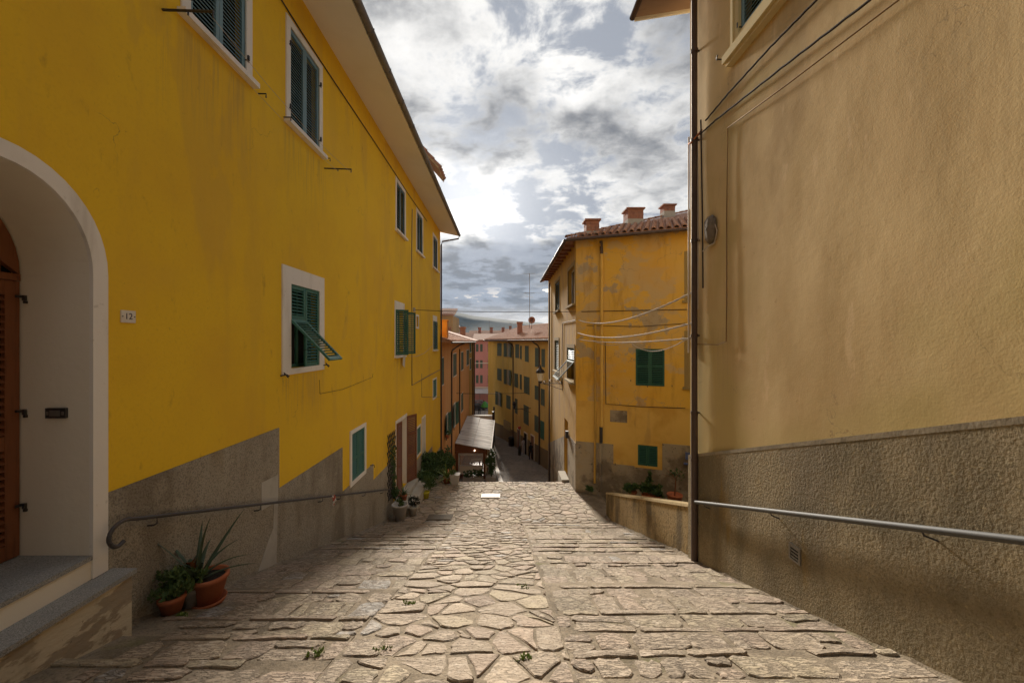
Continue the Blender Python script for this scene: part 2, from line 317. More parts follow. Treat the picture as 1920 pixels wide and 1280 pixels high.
# street stone: carved, pitted, grooved across the street
def make_stone_mat():
    m = bpy.data.materials.new('street_stone'); m.use_nodes = True
    t = m.node_tree; q = NG(t); b = t.nodes['Principled BSDF']
    co = q.n('ShaderNodeTexCoord').outputs['Object']
    oi = q.n('ShaderNodeObjectInfo')
    co = q.vmath('ADD', co, q.vmath('MULTIPLY', q.vmath('ADD', oi.outputs['Random'], (0, 0, 0)), (37.0, 61.0, 23.0)))
    at = q.n('ShaderNodeAttribute', attribute_name='tint')
    gv = q.vmath('MULTIPLY', co, (1.0, 3.6, 1.0))
    groove = q.noise(gv, 12.0, 6, 0.68, 0.6)
    pits = q.noise(co, 38.0, 3, 0.6)
    blot = q.noise(co, 3.2, 6, 0.6)
    col = q.mix(q.math('MULTIPLY', q.rng(blot, 0.42, 0.68), 0.55), at.outputs['Color'], (0.34, 0.265, 0.195))
    col = q.mix(q.math('MULTIPLY', q.rng(q.noise(co, 7.5, 5, 0.6), 0.54, 0.68), 0.6), col, (0.50, 0.42, 0.33))
    gm = q.math('MULTIPLY', q.rng(groove, 0.52, 0.42), at.outputs['Alpha'])
    col = q.mix(q.math('MULTIPLY', gm, 0.66), col, (0.20, 0.155, 0.11))
    pm = q.rng(pits, 0.40, 0.32)
    col = q.mix(q.math('MULTIPLY', pm, 0.6), col, (0.13, 0.10, 0.07))
    q.put(b.inputs['Base Color'], col)
    b.inputs['Roughness'].default_value = 0.82
    b.inputs['Specular IOR Level'].default_value = 0.3
    h = q.math('MULTIPLY', gm, -0.013)
    h = q.math('ADD', h, q.math('MULTIPLY', pm, -0.006))
    h = q.math('ADD', h, q.math('MULTIPLY', q.noise(co, 9.0, 6, 0.65), 0.018))
    bn = q.n('ShaderNodeBump'); bn.inputs['Strength'].default_value = 1.0; bn.inputs['Distance'].default_value = 1.0
    t.links.new(h, bn.inputs['Height']); t.links.new(bn.outputs[0], b.inputs['Normal'])
    return m
m_stone = make_stone_mat()

# ------------------------------------------------------------------ object helpers
MW = {}


def T(x, y=None, z=None):
    return Matrix.Translation(V3(x) if y is None else V3((x, y, z)))


def place(o, parent, world):
    MW[o.name] = world
    if parent is not None:
        o.parent = parent
        o.matrix_basis = MW[parent.name].inverted() @ world
    else:
        o.matrix_basis = world
    return o


def thing(name, loc, label, cat, group=None):
    o = bpy.data.objects.new(name, None)
    o.empty_display_size = 0.2
    COL.objects.link(o)
    place(o, None, T(loc))
    o['label'] = label; o['category'] = cat
    if group: o['group'] = group
    return o


def tag(o, label, cat, group=None):
    o['label'] = label; o['category'] = cat
    if group: o['group'] = group
    return o


def inst(name, mesh, parent, world, label=None):
    o = bpy.data.objects.new(name, mesh); COL.objects.link(o)
    if label: o['label'] = label
    return place(o, parent, world)


class Wall:
    """vertical plane: at(u, v, w): u along, v height, w out of the face"""
    def __init__(s, o, u, n):
        s.o = V3((o[0], o[1], 0)); s.u = V3((u[0], u[1], 0)).normalized(); s.n = V3((n[0], n[1], 0)).normalized()
    def at(s, u, v, w=0.0):
        p = s.o + s.u * u + s.n * w
        return V3((p.x, p.y, v))
    def px(s, px, py, w=0.0):
        d = V3(((px - CX) / F, 1.0, (CY - py) / F))
        t = (s.o + s.n * w).dot(s.n) / d.dot(s.n)
        p = d * t
        return (p - s.o).dot(s.u), p.z


class MB:
    def __init__(s): s.v = []; s.f = []; s.sm = []; s.c = None
    def add(s, pts, faces, smooth=False):
        b = len(s.v); s.v.extend(V3(p) for p in pts)
        for f in faces: s.f.append([b + i for i in f]); s.sm.append(smooth)
    def poly(s, pts): s.add(pts, [list(range(len(pts)))])
    def hexa(s, p):       # 8 points: bottom ring 0-3, top ring 4-7
        s.add(p, [(0, 3, 2, 1), (4, 5, 6, 7), (0, 1, 5, 4), (1, 2, 6, 5), (2, 3, 7, 6), (3, 0, 4, 7)])
    def box(s, x0, x1, y0, y1, z0, z1):
        s.hexa([(x0, y0, z0), (x1, y0, z0), (x1, y1, z0), (x0, y1, z0), (x0, y0, z1), (x1, y0, z1), (x1, y1, z1), (x0, y1, z1)])
    def wbox(s, W, u0, u1, v0, v1, w0, w1):
        a = W.at
        s.hexa([a(u0, v0, w0), a(u1, v0, w0), a(u1, v0, w1), a(u0, v0, w1), a(u0, v1, w0), a(u1, v1, w0), a(u1, v1, w1), a(u0, v1, w1)])
    def wprism(s, W, pts, w0, w1):
        n = len(pts)
        s.add([W.at(u, v, w0) for u, v in pts] + [W.at(u, v, w1) for u, v in pts],
              [list(range(n - 1, -1, -1)), list(range(n, 2 * n))] + [(i, (i + 1) % n, n + (i + 1) % n, n + i) for i in range(n)])
    def prism(s, pts, z0, z1):     # pts xy
        n = len(pts)
        s.add([(x, y, z0) for x, y in pts] + [(x, y, z1) for x, y in pts],
              [list(range(n - 1, -1, -1)), list(range(n, 2 * n))] + [(i, (i + 1) % n, n + (i + 1) % n, n + i) for i in range(n)])
    def tube(s, pts, r, n=8, caps=True):
        pts = [V3(p) for p in pts]; rings = []
        for i, p in enumerate(pts):
            a = pts[max(i - 1, 0)]; b = pts[min(i + 1, len(pts) - 1)]
            d = (b - a).normalized()
            up = V3((0, 0, 1)) if abs(d.z) < 0.95 else V3((1, 0, 0))
            x = d.cross(up).normalized(); y = x.cross(d)
            rr = r[i] if isinstance(r, (list, tuple)) else r
            rings.append([p + (x * math.cos(k * 2 * math.pi / n) + y * math.sin(k * 2 * math.pi / n)) * rr for k in range(n)])
        fs = []
        for i in range(len(rings) - 1):
            for k in range(n):
                fs.append((i * n + k, i * n + (k + 1) % n, (i + 1) * n + (k + 1) % n, (i + 1) * n + k))
        s.add([p for rg in rings for p in rg], fs, True)
        if caps:
            s.add(rings[0], [list(range(n))]); s.add(rings[-1], [list(range(n))])
    def lathe(s, c, prof, n=20):
        c = V3(c); vs = []; fs = []
        for r, z in prof:
            for k in range(n):
                a = 2 * math.pi * k / n
                vs.append(c + V3((r * math.cos(a), r * math.sin(a), z)))
        for i in range(len(prof) - 1):
            for k in range(n):
                fs.append((i * n + k, i * n + (k + 1) % n, (i + 1) * n + (k + 1) % n, (i + 1) * n + k))
        s.add(vs, fs, True)
    def build(s, name, mat, parent=None, origin=None, kind=None, label=None, world=None):
        if origin is None:
            if parent is not None: origin = MW[parent.name].translation.copy()
            else:
                xs = [p.x for p in s.v]; ys = [p.y for p in s.v]; zs = [p.z for p in s.v]
                origin = V3(((min(xs) + max(xs)) / 2, (min(ys) + max(ys)) / 2, min(zs)))
        origin = V3(origin)
        me = bpy.data.meshes.new(name)
        me.from_pydata([tuple(p - origin) for p in s.v], [], s.f)
        me.polygons.foreach_set('use_smooth', s.sm)
        if s.c is not None:
            at = me.color_attributes.new('tint', 'FLOAT_COLOR', 'POINT')
            flat = [x for c in s.c for x in c]
            at.data.foreach_set('color', flat)
        me.materials.append(mat)
        me.update()
        o = bpy.data.objects.new(name, me); COL.objects.link(o)
        if kind: o['kind'] = kind
        if label: o['label'] = label
        return place(o, parent, T(origin))


def local_mesh(name, mb, mat):
    me = bpy.data.meshes.new(name)
    me.from_pydata([tuple(p) for p in mb.v], [], mb.f)
    me.polygons.foreach_set('use_smooth', mb.sm)
    if mb.c is not None:
        at = me.color_attributes.new('tint', 'FLOAT_COLOR', 'POINT')
        at.data.foreach_set('color', [x for c in mb.c for x in c])
    me.materials.append(mat); me.update()
    return me


def frange(a, b, step):
    n = max(1, int(round((b - a) / step)))
    return [a + (b - a) * i / n for i in range(n + 1)]


def wall_sheet(mb, W, us, vs, holes=(), disp=None):
    """grid of quads with rectangular openings (u0,u1,v0,v1,depth); openings get reveals"""
    us = sorted(set([round(x, 4) for x in us] + [round(h[k], 4) for h in holes for k in (0, 1)]))
    vs = sorted(set([round(x, 4) for x in vs] + [round(h[k], 4) for h in holes for k in (2, 3)]))
    idx = {}
    pts = []
    for i, u in enumerate(us):
        for j, v in enumerate(vs):
            idx[i, j] = len(pts); pts.append(W.at(u, v, disp(u, v) if disp else 0.0))
    fs = []
    for i in range(len(us) - 1):
        for j in range(len(vs) - 1):
            cu = (us[i] + us[i + 1]) / 2; cv = (vs[j] + vs[j + 1]) / 2
            if any(h[0] < cu < h[1] and h[2] < cv < h[3] for h in holes): continue
            fs.append((idx[i, j], idx[i + 1, j], idx[i + 1, j + 1], idx[i, j + 1]))
    mb.add(pts, fs, True)
    for u0, u1, v0, v1, dp in holes:
        a = W.at
        for (p, q2) in (((u0, v0), (u1, v0)), ((u1, v0), (u1, v1)), ((u1, v1), (u0, v1)), ((u0, v1), (u0, v0))):
            mb.poly([a(p[0], p[1], 0), a(q2[0], q2[1], 0), a(q2[0], q2[1], -dp), a(p[0], p[1], -dp)])


# ------------------------------------------------------------------ shutters
_leafc = {}


def leaf_mesh(W, H, mat, rails=(), st=0.06, t=0.036):
    key = (round(W, 3), round(H, 3), mat.name, tuple(round(r, 3) for r in rails), st)
    if key not in _leafc:
        mb = MB()
        mb.box(0, st, -t / 2, t / 2, 0, H); mb.box(W - st, W, -t / 2, t / 2, 0, H)
        zs = [0.0] + [r - st * .6 for r in rails] + [H - st * 1.2]
        for i, z in enumerate(zs):
            hh = st * 1.2
            mb.box(st, W - st, -t / 2 + .002, t / 2 - .002, z, z + hh)
        _leafc[key] = local_mesh('shutter', mb, mat)
    return _leafc[key]


def slat_mesh(L, mat, dep=0.052, t=0.008):
    key = ('s', round(L, 3), mat.name, dep)
    if key not in _leafc:
        mb = MB(); mb.box(0, L, -dep / 2, dep / 2, -t / 2, t / 2)
        _leafc[key] = local_mesh('slat', mb, mat)
    return _leafc[key]


def frame_mat(p, x, z):
    x = V3(x).normalized(); z = V3(z).normalized(); y = z.cross(x)
    m = Matrix((x, y, z)).transposed().to_4x4(); m.translation = V3(p)
    return m


def shutter(parent, p, xdir, out, W, H, mat, pitch=0.055, zdir=(0, 0, 1), rails=(), each=True, tilt=38, st=0.06, slat_mat=None, label=None):
    """one louvred leaf hinged at p; out = outer face normal"""
    Mx = frame_mat(p, xdir, zdir)
    lf = inst('shutter', leaf_mesh(W, H, mat, rails, st), parent, Mx, label)
    sgn = 1.0 if (Mx.to_3x3() @ V3((0, 1, 0))).dot(V3(out)) > 0 else -1.0
    bays = []
    edges = [st * 1.2] + [e for r in rails for e in (r - st * .6, r + st * .6)] + [H - st * 1.2]
    for i in range(0, len(edges), 2): bays.append((edges[i], edges[i + 1]))
    L = W - 2 * st
    dep = pitch * 0.95
    sm = slat_mesh(L, slat_mat or mat, round(dep, 4))
    mb = MB()
    for a, b in bays:
        n = max(1, int((b - a) / pitch))
        for k in range(n):
            z = a + (b - a) * (k + .5) / n
            Q = Mx @ T(st, 0, z) @ Matrix.Rotation(-sgn * R(tilt + random.uniform(-2, 2)), 4, 'X')
            if each: inst('slat', sm, lf, Q)
            else:
                ps = [Q @ v.co for v in sm.vertices]
                mb.add(ps, [list(pp.vertices) for pp in sm.polygons])
    if not each:
        o = mb.build('slats', slat_mat or mat, None, origin=MW[lf.name].translation)
        o['kind'] = 'stuff'
        place(o, lf, T(MW[lf.name].translation))
    return lf


def simple_shutter(parent, p, xdir, out, W, H, mat, label=None):
    """a far leaf: frame, sunk louvred field with a few ribs, one mesh"""
    mb = MB(); t = 0.04; st = min(.07, W * .16)
    mb.box(0, st, -t / 2, t / 2, 0, H); mb.box(W - st, W, -t / 2, t / 2, 0, H)
    mb.box(st, W - st, -t / 2, t / 2, 0, st); mb.box(st, W - st, -t / 2, t / 2, H - st, H); mb.box(st, W - st, -t / 2 + .001, t / 2 - .001, H * .48, H * .48 + st)
    n = max(4, int(H / .12))
    mb.box(st, W - st, -.006, .006, st, H - st)
    for k in range(n):
        z = st + (H - 2 * st) * (k + .5) / n
        mb.box(st, W - st, -t / 2 + .006, t / 2 - .006, z - .015, z + .015)
    Mx = frame_mat(p, xdir, (0, 0, 1))
    return inst('shutter', local_mesh('shutter', mb, mat), parent, Mx, label)


# ------------------------------------------------------------------ ground profile
PROF = [(-40, 5.2), (-20, 5.14), (12.3, -5.584), (17.4, -6.13), (28, -9.96), (33, -10.6), (45, -11.12), (60, -12.0), (90, -13.5), (200, -14.6)]


def prof(d):
    for (a, za), (b, zb) in zip(PROF, PROF[1:]):
        if d <= b: return za + (zb - za) * (d - a) / (b - a)
    return PROF[-1][1]


X_L, X_R = -3.73, 3.27
XC0, XC1 = -1.38, 0.52            # irregular middle band
PER = 0.48                        # tread depth of the stepped side bands


def tread(x, d):
    """height of the saw-tooth treads above the even slope"""
    if d > 12.2: return 0.0
    if XC0 <= x <= XC1: return 0.02
    ph = 0.0 if x > 0 else 0.19
    fr = ((d + ph) / PER) % 1.0
    return -0.008 + 0.038 * fr


def gz(x, d): return prof(d) + tread(x, d)


# street bed
mb = MB()
xs = [-6.0, -4.6, X_L, -3.0, -2.2, XC0 - .001, XC0, -.9, -.4, 0, XC1, XC1 + .001, 1.2, 2.0, 2.96, X_R, 3.6]
ds = []
for k in range(-40, 26):
    for ph in (0.0, 0.19):
        ds += [k * PER - ph - .004, k * PER - ph]
ds = sorted(d for d in ds if -6 < d < 12.2) + [12.2, 12.3, 13, 14, 15, 16, 17.4, 17.6]
ds = [-12.0, -6.0] + ds
pts = []; fs = []
for d in ds:
    for x in xs:
        pts.append((x, d, gz(x, d) - 0.008 + 0.008 * noise.noise(V3((x * 2, d * 2, 0)))))
nx = len(xs)
for j in range(len(ds) - 1):
    for i in range(nx - 1):
        fs.append((j * nx + i, j * nx + i + 1, (j + 1) * nx + i + 1, (j + 1) * nx + i))
mb.add(pts, fs, False)
street = mb.build('stepped_street', m_mortar, None, origin=(0, 0, 0), kind='structure')

# ---- stones
STONES = []


def tintc():
    r = random.random()
    if r < .50: c = (0.375, 0.300, 0.215)
    elif r < .76: c = (0.38, 0.290, 0.212)
    elif r < .965: c = (0.365, 0.30, 0.20)
    else: c = (0.36, 0.335, 0.30)
    k = random.uniform(.78, 1.16)
    return tuple(min(.62, x * k) for x in c)


def roundoff(poly, gap, jit, cut=.05):
    """shrink a polygon, knock its corners off and roughen its edges"""
    n = len(poly)
    cx = sum(p[0] for p in poly) / n; cy = sum(p[1] for p in poly) / n
    out = []
    for i in range(n):
        a, b, c = poly[i - 1], poly[i], poly[(i + 1) % n]
        def unit(u, v):
            L = math.hypot(v[0] - u[0], v[1] - u[1]) or 1e-6
            return ((v[0] - u[0]) / L, (v[1] - u[1]) / L, L)
        ua = unit(b, a); uc = unit(b, c)
        k = min(random.uniform(.008, cut), ua[2] * .33, uc[2] * .33)
        out.append((b[0] + ua[0] * k, b[1] + ua[1] * k)); out.append((b[0] + uc[0] * k, b[1] + uc[1] * k))
        if uc[2] > .15:
            m = uc[2] * random.uniform(.4, .6)
            out.append((b[0] + uc[0] * m, b[1] + uc[1] * m))
    res = []
    for x, y in out:
        dx, dy = x - cx, y - cy; L = math.hypot(dx, dy) or 1e-6
        k = (L - gap * random.uniform(.7, 2.0)) / L
        res.append((cx + dx * k + random.uniform(-jit, jit), cy + dy * k + random.uniform(-jit, jit)))
    return res


def add_stone(poly, groove, zoff=0.0, gap=0.015, jit=0.012, tilt=0.010, tc=None):
    n0 = len(poly)
    if n0 < 3: return
    ar = abs(sum(poly[i - 1][0] * poly[i][1] - poly[i][0] * poly[i - 1][1] for i in range(n0))) / 2
    if ar < 0.006: return
    p = roundoff(poly, gap, jit, .10 if (groove > .6 and n0 == 4) else .05)
    cx = sum(q[0] for q in p) / len(p); cy = sum(q[1] for q in p) / len(p)
    STONES.append((p, cx, cy, groove, zoff + random.uniform(-.004, .007), random.uniform(-tilt, tilt), random.uniform(-tilt, tilt), tc or tintc(), ar))


def clip(poly, px, py, nx, ny):
    out = []
    n = len(poly)
    for i in range(n):
        a = poly[i]; b = poly[(i + 1) % n]
        da = (a[0] - px) * nx + (a[1] - py) * ny; db = (b[0] - px) * nx + (b[1] - py) * ny
        if da <= 0: out.append(a)
        if (da < 0) != (db < 0) and abs(da - db) > 1e-9:
            t = da / (da - db); out.append((a[0] + (b[0] - a[0]) * t, a[1] + (b[1] - a[1]) * t))
    return out


def voronoi(x0, x1, y0, y1, cell, sy=1.0, keep=0.96, split=.3):
    seeds = []
    y = y0
    while y < y1:
        cy = cell * sy * random.uniform(.75, 1.3)
        x = x0 + random.uniform(-.3, .1) * cell
        while x < x1 + cell * .3:
            w = cell * random.choice((.45, .7, 1.0, 1.3, 1.7)) * random.uniform(.85, 1.15)
            seeds.append((x + w / 2, y + cy / 2 + random.uniform(-.48, .48) * cy)); x += w
        y += cy
    rng_ = cell * 3.2
    for i, s in enumerate(seeds):
        poly = [(max(x0, s[0] - cell * 1.5), max(y0, s[1] - cell * 1.5)), (min(x1, s[0] + cell * 1.5), max(y0, s[1] - cell * 1.5)),
                (min(x1, s[0] + cell * 1.5), min(y1, s[1] + cell * 1.5)), (max(x0, s[0] - cell * 1.5), min(y1, s[1] + cell * 1.5))]
        for j, o in enumerate(seeds):
            if i == j or abs(o[0] - s[0]) > rng_ or abs(o[1] - s[1]) > rng_: continue
            poly = clip(poly, (s[0] + o[0]) / 2, (s[1] + o[1]) / 2, o[0] - s[0], o[1] - s[1])
            if len(poly) < 3: break
        if len(poly) >= 3 and random.random() < keep:
            pieces = [poly]
            if random.random() < split:
                cx = sum(p[0] for p in poly) / len(poly); cy = sum(p[1] for p in poly) / len(poly)
                a = random.uniform(0, math.pi); ox, oy = random.uniform(-.25, .25) * cell, random.uniform(-.25, .25) * cell
                pieces = [clip(poly, cx + ox, cy + oy, math.cos(a), math.sin(a)), clip(poly, cx + ox, cy + oy, -math.cos(a), -math.sin(a))]
            for pc in pieces:
                if len(pc) >= 3: add_stone(pc, 0.3 if random.random() < .7 else 0.8)


voronoi(XC0 + .01, XC1 - .01, -1.5, 6.5, 0.37, 0.92, .99)
voronoi(XC0 + .01, XC1 - .01, 6.5, 12.2, 0.27, 0.95, .985)
voronoi(-3.35, 2.93, 12.3, 17.5, 0.30, 1.0, .985)


def rows(x0, x1, ph, d0, d1):
    k = math.floor((d0 + ph) / PER)
    while k * PER - ph < d1:
        a = k * PER - ph; k += 1
        nose = random.random() < .5
        dn = random.uniform(.085, .13) if nose else 0.0
        wob = [random.uniform(-.034, .034) for _ in range(3)]
        def wv(x): return wob[0] * math.sin(x * 1.7 + k) + wob[1] * math.sin(x * 4.1 + 2 * k)
        split = a + PER - dn
        x = x0 + random.uniform(-.04, .03)
        while x < x1 - .12:
            w = min(random.choice((.17, .25, .33, .40, .50)) * random.uniform(.85, 1.2), x1 - x)
            if x1 - (x + w) < .14: w = x1 - x
            lean = random.uniform(-.10, .10)
            if random.random() < .985:
                two = random.random() < .20
                if two:
                    ym = (a + split) / 2 + random.uniform(-.04, .04)
                    add_stone([(x, a + .012), (x + w, a + .012), (x + w, ym + wv(x + w)), (x, ym)], .9)
                    add_stone([(x, ym), (x + w, ym + wv(x + w)), (x + w, split + wv(x + w) * .6), (x, split + wv(x) * .6)], .9)
                else:
                    add_stone([(x, a + .012 + random.uniform(0, .03)), (x + w, a + .012 + random.uniform(0, .03)), (x + w + lean, split + wv(x + w) * .6), (x + random.uniform(-.04, .04), split + wv(x) * .6)], random.choice((1.0, 1.0, .7)))
            x += w
        if nose:
            x = x0 + random.uniform(0, .2)
            while x < x1 - .1:
                w = min(random.uniform(.35, .95), x1 - x)
                if random.random() < .97: add_stone([(x, split + wv(x) * .6), (x + w, split + wv(x + w) * .6), (x + w, a + PER - .004), (x, a + PER - .004)], .5, .006, .012, .008)
                x += w


rows(XC1 + .005, 3.24, 0.0, -1.5, 12.0)
rows(-3.70, XC0 - .005, 0.19, -1.5, 12.0)


def stone_mb(S, tocenter):
    p, cx, cy, gr, zo, tx, ty, col, ar = S
    top = []
    n = len(p)
    mb = MB()
    inset = 0.012
    def zt(x, y, fl=True):
        # the stone lies on its own tread: evaluate slope locally so it stays planar
        e = .02
        zc = gz(cx, cy)
        sl = -0.332 + (0.079 if (cy < 12.2 and not (XC0 <= cx <= XC1)) else 0.0)
        if cy > 12.25: sl = -0.107
        return zc + sl * (y - cy) + zo + tx * (x - cx) * 3 + ty * (y - cy) * 3
    ring_t = []; ring_b = []; ring_l = []
    for x, y in p:
        dx, dy = cx - x, cy - y; L = math.hypot(dx, dy) or 1e-6
        k = min(.35, inset / L)
        ring_t.append(V3((x + dx * k, y + dy * k, zt(x, y) + random.uniform(-.003, .003))))
        ring_b.append(V3((x, y, zt(x, y) - .006)))
        ring_l.append(V3((x, y, zt(x, y) - .085)))
    c = V3((cx, cy, zt(cx, cy) + random.uniform(.0, .007)))
    off = V3((cx, cy, zt(cx, cy))) if tocenter else V3((0, 0, 0))
    pts = [q - off for q in ring_t + ring_b + ring_l + [c]]
    fs = []
    for i in range(n):
        j = (i + 1) % n
        fs.append((3 * n, i, j)); fs.append((i, n + i, n + j, j)); fs.append((n + i, 2 * n + i, 2 * n + j, n + j))
    mb.add(pts, fs, False)
    mb.c = [(col[0], col[1], col[2], gr)] * len(pts)
    return mb, off


def proj_area(S):
    p = S[0]; q = []
    for x, y in p:
        if y < .6: return 0
        z = gz(x, y)
        X = CX + F * x / y; Y = CY - F * z / y
        q.append((X, Y))
    mx_ = sum(a for a, b in q) / len(q); my_ = sum(b for a, b in q) / len(q)
    if not (0 < mx_ < 1920) or my_ > 1285: return 0
    return abs(sum(q[i - 1][0] * q[i][1] - q[i][0] * q[i - 1][1] for i in range(len(q)))) / 2


STONES = [s for s in STONES if not (s[2] < 3.95 and s[1] < -3.42)]
STONES.sort(key=proj_area, reverse=True)
for s in STONES[:300]:
    mb, off = stone_mb(s, True)
    inst('paving_stone', local_mesh('paving_stone', mb, m_stone), street, T(off))
rest = MB(); rest.c = []
for s in STONES[300:]:
    mb, off = stone_mb(s, False)
    rest.add(mb.v, mb.f); rest.c += mb.c
rest.build('small_paving_stones', m_stone, street, kind='stuff')

def foliage(mb, c, rad, n, size, clumps=14, up_bias=.35, aspect=1.7):
    """many leaf blades spread through clumps inside an ellipsoid"""
    c = V3(c); cl = []
    for _ in range(clumps):
        d = V3((random.gauss(0, 1), random.gauss(0, 1), random.gauss(0, 1))).normalized() * random.uniform(.35, .95)
        cl.append((V3((d.x * rad[0], d.y * rad[1], d.z * rad[2])), random.uniform(.22, .42)))
    for _ in range(n):
        o, k = random.choice(cl)
        d = V3((random.gauss(0, 1), random.gauss(0, 1), random.gauss(0, 1))).normalized() * random.uniform(.2, 1) * k
        p = c + o + V3((d.x * rad[0], d.y * rad[1], d.z * rad[2]))
        dirn = (d + V3((random.uniform(-.6, .6), random.uniform(-.6, .6), random.uniform(-.2, .6) + up_bias))).normalized()
        s_ = size * random.uniform(.6, 1.3)
        x_ = dirn.cross(V3((random.gauss(0, 1), random.gauss(0, 1), random.gauss(0, 1)))).normalized() * s_ / aspect * .5
        nrm = dirn.cross(x_).normalized() * s_ * .12
        a, b = p, p + dirn * s_; m_ = p + dirn * s_ * .45 - nrm
        mb.add([a, m_ - x_, b, m_ + x_], [(0, 1, 2), (0, 2, 3)])


# ragged mortar fillet where the paving meets the walls
for side, xw, d0_, d1_ in ((1, X_L, 3.8, 13.0), (-1, X_R, 1.0, 12.9)):
    mb = MB(); prev = None
    for d_ in frange(d0_, d1_, .09):
        w_ = .05 + .07 * abs(noise.noise(V3((d_ * 2.3, side * 5, 1)))) + .05 * abs(noise.noise(V3((d_ * 9, side * 3, 4))))
        h_ = .035 + .06 * abs(noise.noise(V3((d_ * 4, side * 7, 2))))
        z_ = prof(d_) + .012
        row = [V3((xw + side * .008, d_, z_ + h_)), V3((xw + side * w_ * .45, d_, z_ + h_ * .4)), V3((xw + side * w_, d_, z_ - .015)), V3((xw + side * (w_ + .02), d_, z_ - .08))]
        if prev: mb.add(prev + row, [(k, k + 1, 5 + k, 4 + k) for k in range(3)], True)
        prev = row
    mb.build('mortar_fillet', m_mortar, street)

# grass tufts in the joints
def tuft(x, d, n, h, mat=m_leaf, label='', spread=.06):
    mb = MB()
    z = gz(x, d) - .01
    foliage(mb, (x, d, z + h * .3), (spread * 1.6, spread, h * .5), n * 4, .032, 7)
    o = thing('grass_tuft', (x, d, z), label, 'weed', 'weeds in the street joints')
    mb.build('blades', mat, o, kind='stuff')
    return o


def on_street(px, py):
    r = (py - CY) / F
    for k in range(100, 1800):
        d = k / 100.0
        if -prof(d) / d <= r: return ((px - CX) / F * d, d)
    return ((px - CX) / F * 17, 17)


for (px, py, n, h, lab) in ((340, 1160, 26, .07, 'low green weed growing in front of the two terracotta pots'),
                            (590, 1228, 14, .05, 'small weed between the foreground stones, furthest left in the middle of the street'),
                            (712, 1222, 10, .04, 'tiny weed at the left border of the middle band of stones'),
                            (762, 1136, 12, .05, 'weed in the left joint of the middle band, highest up the joint line'),
                            (985, 1240, 16, .05, 'bright weed beside the squarish stone at the near right of the middle band'),
                            (985, 1104, 9, .05, 'small green weed along the right joint of the middle band, further down the street')):
    x, d = on_street(px, py)
    tuft(x, d, n, h, m_leaflt, lab)

# lower street, passage, far ground
mb = MB()
ds2 = [17.6, 19, 21, 24, 28, 30, 33, 37, 41, 45, 50, 60, 75, 90, 130, 200]
for a, b in zip(ds2, ds2[1:]):
    za, zb = prof(a) - (.0 if a > 17.7 else .02), prof(b)
    for x0, x1 in ((-9, -3), (-3, 0), (0, 3), (3, 9)):
        mb.poly([(x0 * (1 + a / 90), a, za), (x1 * (1 + a / 90), a, za), (x1 * (1 + b / 90), b, zb), (x0 * (1 + b / 90), b, zb)])
lower = mb.build('lower_street', m_lowstreet, None, origin=(0, 28, -10), kind='structure')
mb = MB()
for a, b in ((12.86, 14), (14, 16), (16, 17.4)):
    mb.poly([(2.95, a, prof(a) - .03), (9 if a > 14 else 3.3, a, prof(a) - .03), (9 if a > 14 else 3.3, b, prof(b) - .03), (2.95, b, prof(b) - .03)])
mb.poly([(3.3, 7.1, -5.9), (11, 7.1, -5.9), (11, 16, -5.93), (3.3, 14, -5.80)])
mb.build('side_passage', m_passage, None, origin=(5, 14, -6), kind='structure')
mb = MB()
# pale kerb along the left of the lower street, laid as single stones
kerb = thing('kerb', (-.4, 32, -10.4), 'pale stone kerb along the left edge of the lower street', 'kerb')
for k in range(16):
    d = 27.6 + k * .8; d2 = d + .76
    x = -.17 - (d - 28) * .085; x2 = -.17 - (d2 - 28) * .085
    b = MB(); z, z2 = prof(d), prof(d2)
    b.hexa([(x - .3, d, z - .1), (x, d, z - .1), (x2, d2, z2 - .1), (x2 - .3, d2, z2 - .1), (x - .3, d, z + .12), (x, d, z + .12), (x2, d2, z2 + .12), (x2 - .3, d2, z2 + .12)])
    b.build('kerb_stone', m_plate, kerb)
mb = MB(); mb.poly([(-3000, -60, -16), (3000, -60, -16), (3000, 5000, -16), (-3000, 5000, -16)])
mb.build('ground', m_ground, None, origin=(0, 0, -16), kind='structure')

# ------------------------------------------------------------------ yellow house (left)
LW = Wall((X_L, 0), (0, 1), (1, 0))
LEN = 22.75
yh = thing('yellow_house', (X_L, 10, -6), 'long bright yellow house with green shutters and stepped grey plinth down the left side', 'house')
LH = []            # wall openings


def trim(parent, W, u0, u1, v0, v1, left, right, top, bot, mat, w=0.018, sill=None, name='window_frame'):
    """painted surround of four butted boards and a projecting sill"""
    mb = MB()
    mb.wbox(W, u0 - left, u0, v0 - bot, v1 + top, -.02, w); mb.wbox(W, u1, u1 + right, v0 - bot, v1 + top, -.02, w)
    mb.wbox(W, u0, u1, v1, v1 + top, -.02, w)
    if bot > 0: mb.wbox(W, u0, u1, v0 - bot, v0, -.02, w)
    fr = mb.build(name, mat, parent)
    if sill:
        s_ = MB(); so_, sh = sill
        s_.wbox(W, u0 - left - .05, u1 + right + .05, v0 - bot - sh, v0 - bot, -.02, so_)
        s_.build('sill', mat, fr)
    return fr


def pane(parent, W, u0, u1, v0, v1, dp=.15, mat=None, frame=None):
    mb = MB(); mb.wbox(W, u0, u1, v0, v1, -dp - .02, -dp)
    o = mb.build('window_pane', mat or m_glass, parent)
    if frame:
        f = MB(); k = .055; w0, w1 = -dp, -dp + .035; um = (u0 + u1) / 2
        f.wbox(W, u0, u0 + k, v0, v1, w0, w1); f.wbox(W, u1 - k, u1, v0, v1, w0, w1)
        f.wbox(W, um - k * .6, um + k * .6, v0 + k, v1 - k, w0, w1)
        f.wbox(W, u0 + k, u1 - k, v0, v0 + k, w0, w1); f.wbox(W, u0 + k, u1 - k, v1 - k, v1, w0, w1)
        f.build('casement', frame, o)
    return o


